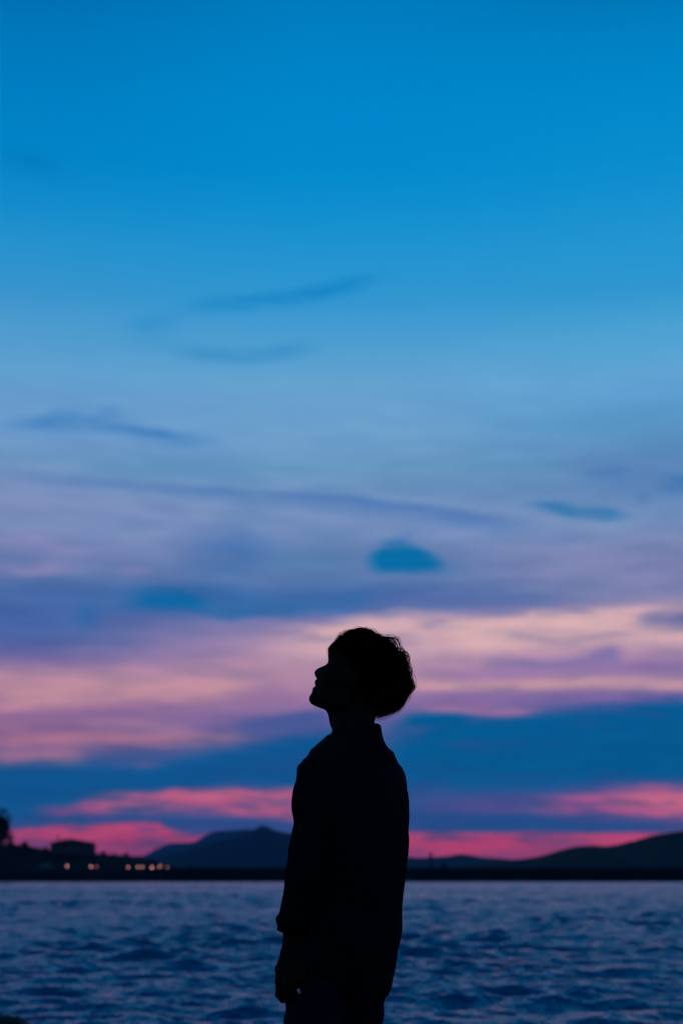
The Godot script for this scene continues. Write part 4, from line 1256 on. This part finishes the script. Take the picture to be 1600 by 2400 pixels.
# ------------------------------------------------------------------
func _ready() -> void:
	var cam := Camera3D.new()
	cam.name = "camera"
	cam.projection = Camera3D.PROJECTION_FRUSTUM
	cam.near = 0.1
	cam.far = 30000.0
	cam.size = 0.072
	cam.frustum_offset = Vector2(0.0, 0.02565)
	cam.position = Vector3(0, 1.58, 0)
	var lens := CameraAttributesPhysical.new()
	lens.frustum_focal_length = 50.0
	lens.frustum_focus_distance = 4.0
	lens.exposure_aperture = 3.0
	lens.frustum_near = 0.1
	lens.frustum_far = 30000.0
	cam.attributes = lens
	add_child(cam)
	cam.current = true

	env = Environment.new()
	env.background_mode = Environment.BG_SKY
	env.tonemap_mode = Environment.TONE_MAPPER_LINEAR
	env.tonemap_exposure = 1.0
	env.sdfgi_enabled = true
	env.ssao_enabled = true
	env.ssil_enabled = true
	var sky := Sky.new()
	var pano := PanoramaSkyMaterial.new()
	pano.panorama = make_sky()
	sky.sky_material = pano
	env.sky = sky
	env.fog_enabled = true
	env.fog_density = 0.00007
	env.fog_light_color = lin(0.25, 0.55, 1.0)
	var world := WorldEnvironment.new()
	world.name = "world_environment"
	world.environment = env
	add_child(world)

	var sun := DirectionalLight3D.new()      # the last afterglow from where the sun went down
	sun.name = "afterglow"
	sun.light_color = Color(1.0, 0.62, 0.6)
	sun.light_energy = 0.002
	sun.light_angular_distance = 30.0
	sun.shadow_enabled = true
	sun.rotation_degrees = Vector3(-7, 180 - 8, 0)
	add_child(sun)

	# the setting
	make_water()
	var soil := mat(lin(0.035, 0.035, 0.03), 0.95)
	soil.albedo_texture = null
	var V := PackedVector3Array()
	var I := PackedInt32Array()
	var gn := noise(0.9, 61, 4)
	var cols := 60
	var zs := [400.0, 120.0, 40.0, 12.0, 4.0, 1.0, -0.5, -1.0, -1.5, -2.0, -2.5, -3.0, -3.5, -4.0, -4.5, -5.0, -5.5, -6.0, -6.4, -6.8, -7.2, -7.6, -8.0, -9.0]
	for z in zs:
		for i in cols + 1:
			var x := pow(absf(i / 30.0 - 1.0), 2.6) * 400.0 * signf(i - 30.0) + (i - 30.0) * 0.2
			var y := GROUND if z > -5.2 else lerpf(GROUND, -0.5, smoothstep(-5.2, -8.5, z))
			V.append(Vector3(x, y + (gn.get_noise_2d(x, z) * 0.03 if z < -4.8 else 0.0), z))
	for j in zs.size() - 1:
		for i in cols:
			var a := j * (cols + 1) + i
			for k in [a, a + cols + 1, a + 1, a + 1, a + cols + 1, a + cols + 2]: I.append(k)
	var N := smooth_normals(V, I)
	for k in N.size():
		if N[k].y < 0.0: N[k] = -N[k]
	soil.heightmap_enabled = true
	soil.heightmap_texture = noise_tex(0.08, 63, 256)
	soil.heightmap_scale = 1.5
	soil.uv1_triplanar = true
	tag(put("ground", array_mesh(V, N, I), soil, self), "", "", "", "structure")

	var woods := mat(lin(0.02, 0.026, 0.022), 0.95, 0.1)
	var dark := mat(lin(0.010, 0.011, 0.012), 0.95, 0.1)
	ridge("mountain_range", [Vector2(-4800.00, 133.58), Vector2(-3360.00, 121.58), Vector2(-2400.00, 104.78), Vector2(-1440.00, 80.78), Vector2(-1200.00, 90.38), Vector2(-1116.00, 114.38), Vector2(-1056.00, 143.18), Vector2(-1008.00, 169.58), Vector2(-960.00, 188.78), Vector2(-900.00, 193.58), Vector2(-828.00, 195.98), Vector2(-792.00, 215.18), Vector2(-744.00, 243.98), Vector2(-696.00, 258.38), Vector2(-600.00, 263.18), Vector2(-480.00, 267.98), Vector2(-384.00, 253.58), Vector2(-240.00, 224.78), Vector2(0.00, 157.58), Vector2(240.00, 104.78), Vector2(720.00, 85.58), Vector2(1680.00, 80.78), Vector2(3360.00, 109.58), Vector2(5040.01, 133.58)], 7200, 8000, 8800, 14.0, 420, woods, -2.0)
	ridge("mountain_range", [Vector2(-2400.00, 57.98), Vector2(-1680.00, 49.58), Vector2(-960.00, 43.58), Vector2(-564.00, 45.98), Vector2(-504.00, 62.78), Vector2(-444.00, 74.78), Vector2(-384.00, 92.78), Vector2(-324.00, 108.38), Vector2(-276.00, 121.58), Vector2(-246.00, 131.18), Vector2(-232.80, 140.78), Vector2(-218.40, 146.78), Vector2(-204.00, 141.98), Vector2(-186.00, 132.38), Vector2(-158.40, 125.18), Vector2(-120.00, 119.18), Vector2(-48.00, 93.98), Vector2(60.00, 69.98), Vector2(189.60, 56.78), Vector2(252.00, 55.58), Vector2(288.00, 59.18), Vector2(336.00, 66.38), Vector2(366.00, 61.58), Vector2(396.00, 54.38), Vector2(444.00, 50.78), Vector2(540.00, 45.98), Vector2(960.00, 37.58), Vector2(1680.00, 43.58), Vector2(2520.00, 49.58)], 3400, 4000, 4600, 8.0, 420, woods, -2.0)
	ridge("hill", [Vector2(55.20, 3.31), Vector2(89.70, 8.14), Vector2(106.95, 11.59), Vector2(124.20, 14.00), Vector2(144.90, 15.38), Vector2(158.70, 17.80), Vector2(172.50, 21.25), Vector2(188.03, 25.04), Vector2(197.34, 26.08), Vector2(207.00, 25.73), Vector2(224.25, 28.15), Vector2(241.50, 31.60), Vector2(255.30, 35.39), Vector2(276.00, 39.19), Vector2(310.50, 44.02), Vector2(379.50, 53.33), Vector2(517.50, 58.51), Vector2(655.50, 44.71), Vector2(793.50, 20.56)], 800, 1150, 1600, 5.0, 420, woods, -2.0)
	var hp: Array = [Vector2(-571.20, 12.50), Vector2(-436.80, 20.90), Vector2(-302.40, 19.22), Vector2(-218.40, 17.88), Vector2(-151.20, 15.52), Vector2(-134.40, 14.18), Vector2(-126.00, 13.84), Vector2(-117.60, 12.50), Vector2(-107.52, 11.49), Vector2(-95.76, 10.82), Vector2(-84.00, 9.64), Vector2(-76.44, 8.47), Vector2(-72.24, 7.12), Vector2(-68.04, 5.61), Vector2(-62.16, 4.10), Vector2(-53.76, 3.09), Vector2(-47.04, 2.42)]
	ridge("headland", hp, 468, 560, 680, 2.2, 400, dark, -1.0)
	ridge("breakwater", [Vector2(-171.36, 3.15), Vector2(-78.54, 3.44), Vector2(-65.69, 4.01), Vector2(-59.98, 4.58), Vector2(-52.84, 4.72), Vector2(-28.56, 4.72), Vector2(14.28, 4.72), Vector2(57.12, 4.58), Vector2(99.96, 4.58), Vector2(142.80, 4.72), Vector2(257.04, 4.86), Vector2(399.84, 5.15)], 468, 476, 490, 0.7, 600, dark, -1.0)

	# trees and houses on the headland
	var bark := mat(lin(0.03, 0.025, 0.02), 0.95)
	var leaf := mat(lin(0.012, 0.017, 0.012), 0.9, 0.1)
	leaf.backlight_enabled = true
	leaf.backlight = Color(0.02, 0.03, 0.02)
	var big := make_tree("tree", "tall dark tree at the left edge of the photo, highest on the headland", "tree", Vector3(-126.6, 10.0, -522), 17.0, 6.4, 4, bark, leaf, "trees on the headland")
	var small := make_tree("shrub", "lone low shrub between the tall tree and the house", "shrub", Vector3(-119.6, 11.9, -540), 3.2, 1.9, 7, bark, leaf, "shrubs on the headland")
	var more := [
		[-123.8, 535, 0.85, "dark shrub at the foot of the tall tree"],
		[-112.6, 542, 0.7, "low shrub just left of the house wall"],
		[-92.0, 548, 0.75, "first shrub on the slope right of the house"],
		[-88.0, 551, 0.6, "second shrub on the slope right of the house"],
		[-83.0, 552, 0.9, "third and tallest shrub on the slope right of the house"],
		[-78.6, 553, 0.7, "shrub halfway down the headland slope to the breakwater"],
		[-74.5, 556, 0.65, "lowest shrub where the headland runs out into the breakwater"],
	]
	for k in more.size():
		var s: Array = more[k]
		dup(small, Vector3(s[0], height_at(hp, s[0] * 560.0 / s[1]) * 0.97 - 1.1, -s[1]), k * 1.3, s[2], s[3])
	make_house(Vector3(-102.6, 11.7, -545))

	# a pale canopy on the quay
	var canvas := mat(lin(0.08, 0.085, 0.095), 0.8)
	var tent := thing("canopy_tent", "pale peaked canopy on the quay below the house, left of the street lamps", "canopy", Vector3(-97.5, 3.1, -470))
	var st := begin()
	var c4 := [Vector3(-2.9, 0, 1.6), Vector3(2.9, 0, 1.6), Vector3(2.9, 0, -1.6), Vector3(-2.9, 0, -1.6), Vector3(-0.3, 1.5, 0)]
	for f in [[0, 4, 1], [1, 4, 2], [2, 4, 3], [3, 4, 0]]:
		for k in f: st.add_vertex(c4[k] + Vector3(0, 1.6, 0))
	box(st, Vector3(0, 1.45, 1.6), Vector3(5.8, 0.3, 0.05))
	put("canopy_roof", flat(st), canvas, tent)
	for x in [-2.8, 2.8]:
		for z in [-1.5, 1.5]:
			put("pole", box_mesh(Vector3(x, 0.2, z), Vector3(0.08, 2.6, 0.08)), dark, tent)

	# beacon and hut on the breakwater
	var stone := mat(lin(0.05, 0.05, 0.055), 0.9)
	var beacon := thing("beacon_tower", "slim beacon tower with a gallery, standing on the breakwater right of the person", "tower", Vector3(29.6, 4.4, -474))
	st = begin()
	lathe(st, [Vector2(0.0, 0.0), Vector2(0.62, 0.0), Vector2(0.42, 0.5), Vector2(0.36, 3.9), Vector2(0.0, 3.9)], 12)
	put("tower_shaft", flat(st), stone, beacon)
	st = begin()
	lathe(st, [Vector2(0.0, 3.902), Vector2(0.75, 3.902), Vector2(0.75, 4.12), Vector2(0.0, 4.12)], 12)
	put("gallery", flat(st), stone, beacon)
	st = begin()
	lathe(st, [Vector2(0.38, 4.122), Vector2(0.38, 4.95), Vector2(0.0, 4.95)], 10)
	put("lantern_room", flat(st), mat(lin(0.03, 0.035, 0.04), 0.3, 0.5), beacon)
	st = begin()
	lathe(st, [Vector2(0.0, 4.953), Vector2(0.52, 4.953), Vector2(0.1, 5.5), Vector2(0.0, 5.75)], 12)
	put("tower_roof", flat(st), stone, beacon)
	var hut := thing("hut", "small square hut on the breakwater beside the beacon tower", "hut", Vector3(34.0, 4.3, -474))
	put("wall", box_mesh(Vector3(0, 0.9, 0), Vector3(1.7, 1.8, 1.6)), stone, hut)
	st = begin()
	lathe(st, [Vector2(0.0, 1.803), Vector2(1.3, 1.803), Vector2(0.0, 2.3)], 4)
	put("roof", flat(st), stone, hut)
	put("door", box_mesh(Vector3(0.1, 0.8, 0.81), Vector3(0.7, 1.5, 0.06)), dark, hut)

	# street lamps along the waterfront
	var post := mat(lin(0.02, 0.02, 0.022), 0.6)
	var rows := [
		[158, 2030, 7.0, "leftmost lit street lamp, standing alone below the house"],
		[214, 2031, 7.0, "bright left lamp of the close pair right of the lone lamp"],
		[227, 2031, 1.6, "dimmest lamp, right one of the close pair below the house"],
		[301, 2033, 5.0, "lamp at the left end of the long lamp row at the foot of the slope"],
		[324, 2032, 5.0, "second lamp from the left in the long row, touching the third"],
		[335, 2032, 4.0, "third lamp from the left in the long row, right after its near twin"],
		[357, 2033, 8.0, "brightest lamp in the long row, fourth from its left end"],
		[374, 2032, 3.2, "front lamp of the overlapping pair near the right end of the row"],
		[377, 2029, 2.6, "higher lamp behind the overlapping pair near the right end of the row"],
		[393, 2033, 2.4, "faint last lamp at the right end of the long row"],
	]
	var first: Node3D = null
	for k in rows.size():
		var r: Array = rows[k]
		var d := 462.0 + (6.0 if k == 8 else 0.0)
		var y: float = 1.58 + (2055.0 - r[1]) / 3333.3 * d
		var made := make_lamp(Vector3((r[0] - 800.0) / 3333.3 * d, y - 4.21, -d), r[2], r[3], post, first)
		if first == null: first = made

	# near things
	make_person()
	var wet := mat(lin(0.02, 0.022, 0.024), 0.7, 0.3)
	wet.heightmap_enabled = true
	wet.heightmap_texture = noise_tex(0.03, 71, 256)
	wet.heightmap_scale = 2.0
	wet.uv1_triplanar = true
	rock("shore_rock", "dark rock breaking the water in the lower left corner", Vector3(-2.75, 0.1, -11.0), Vector3(0.62, 0.40, 0.5), 5, wet)
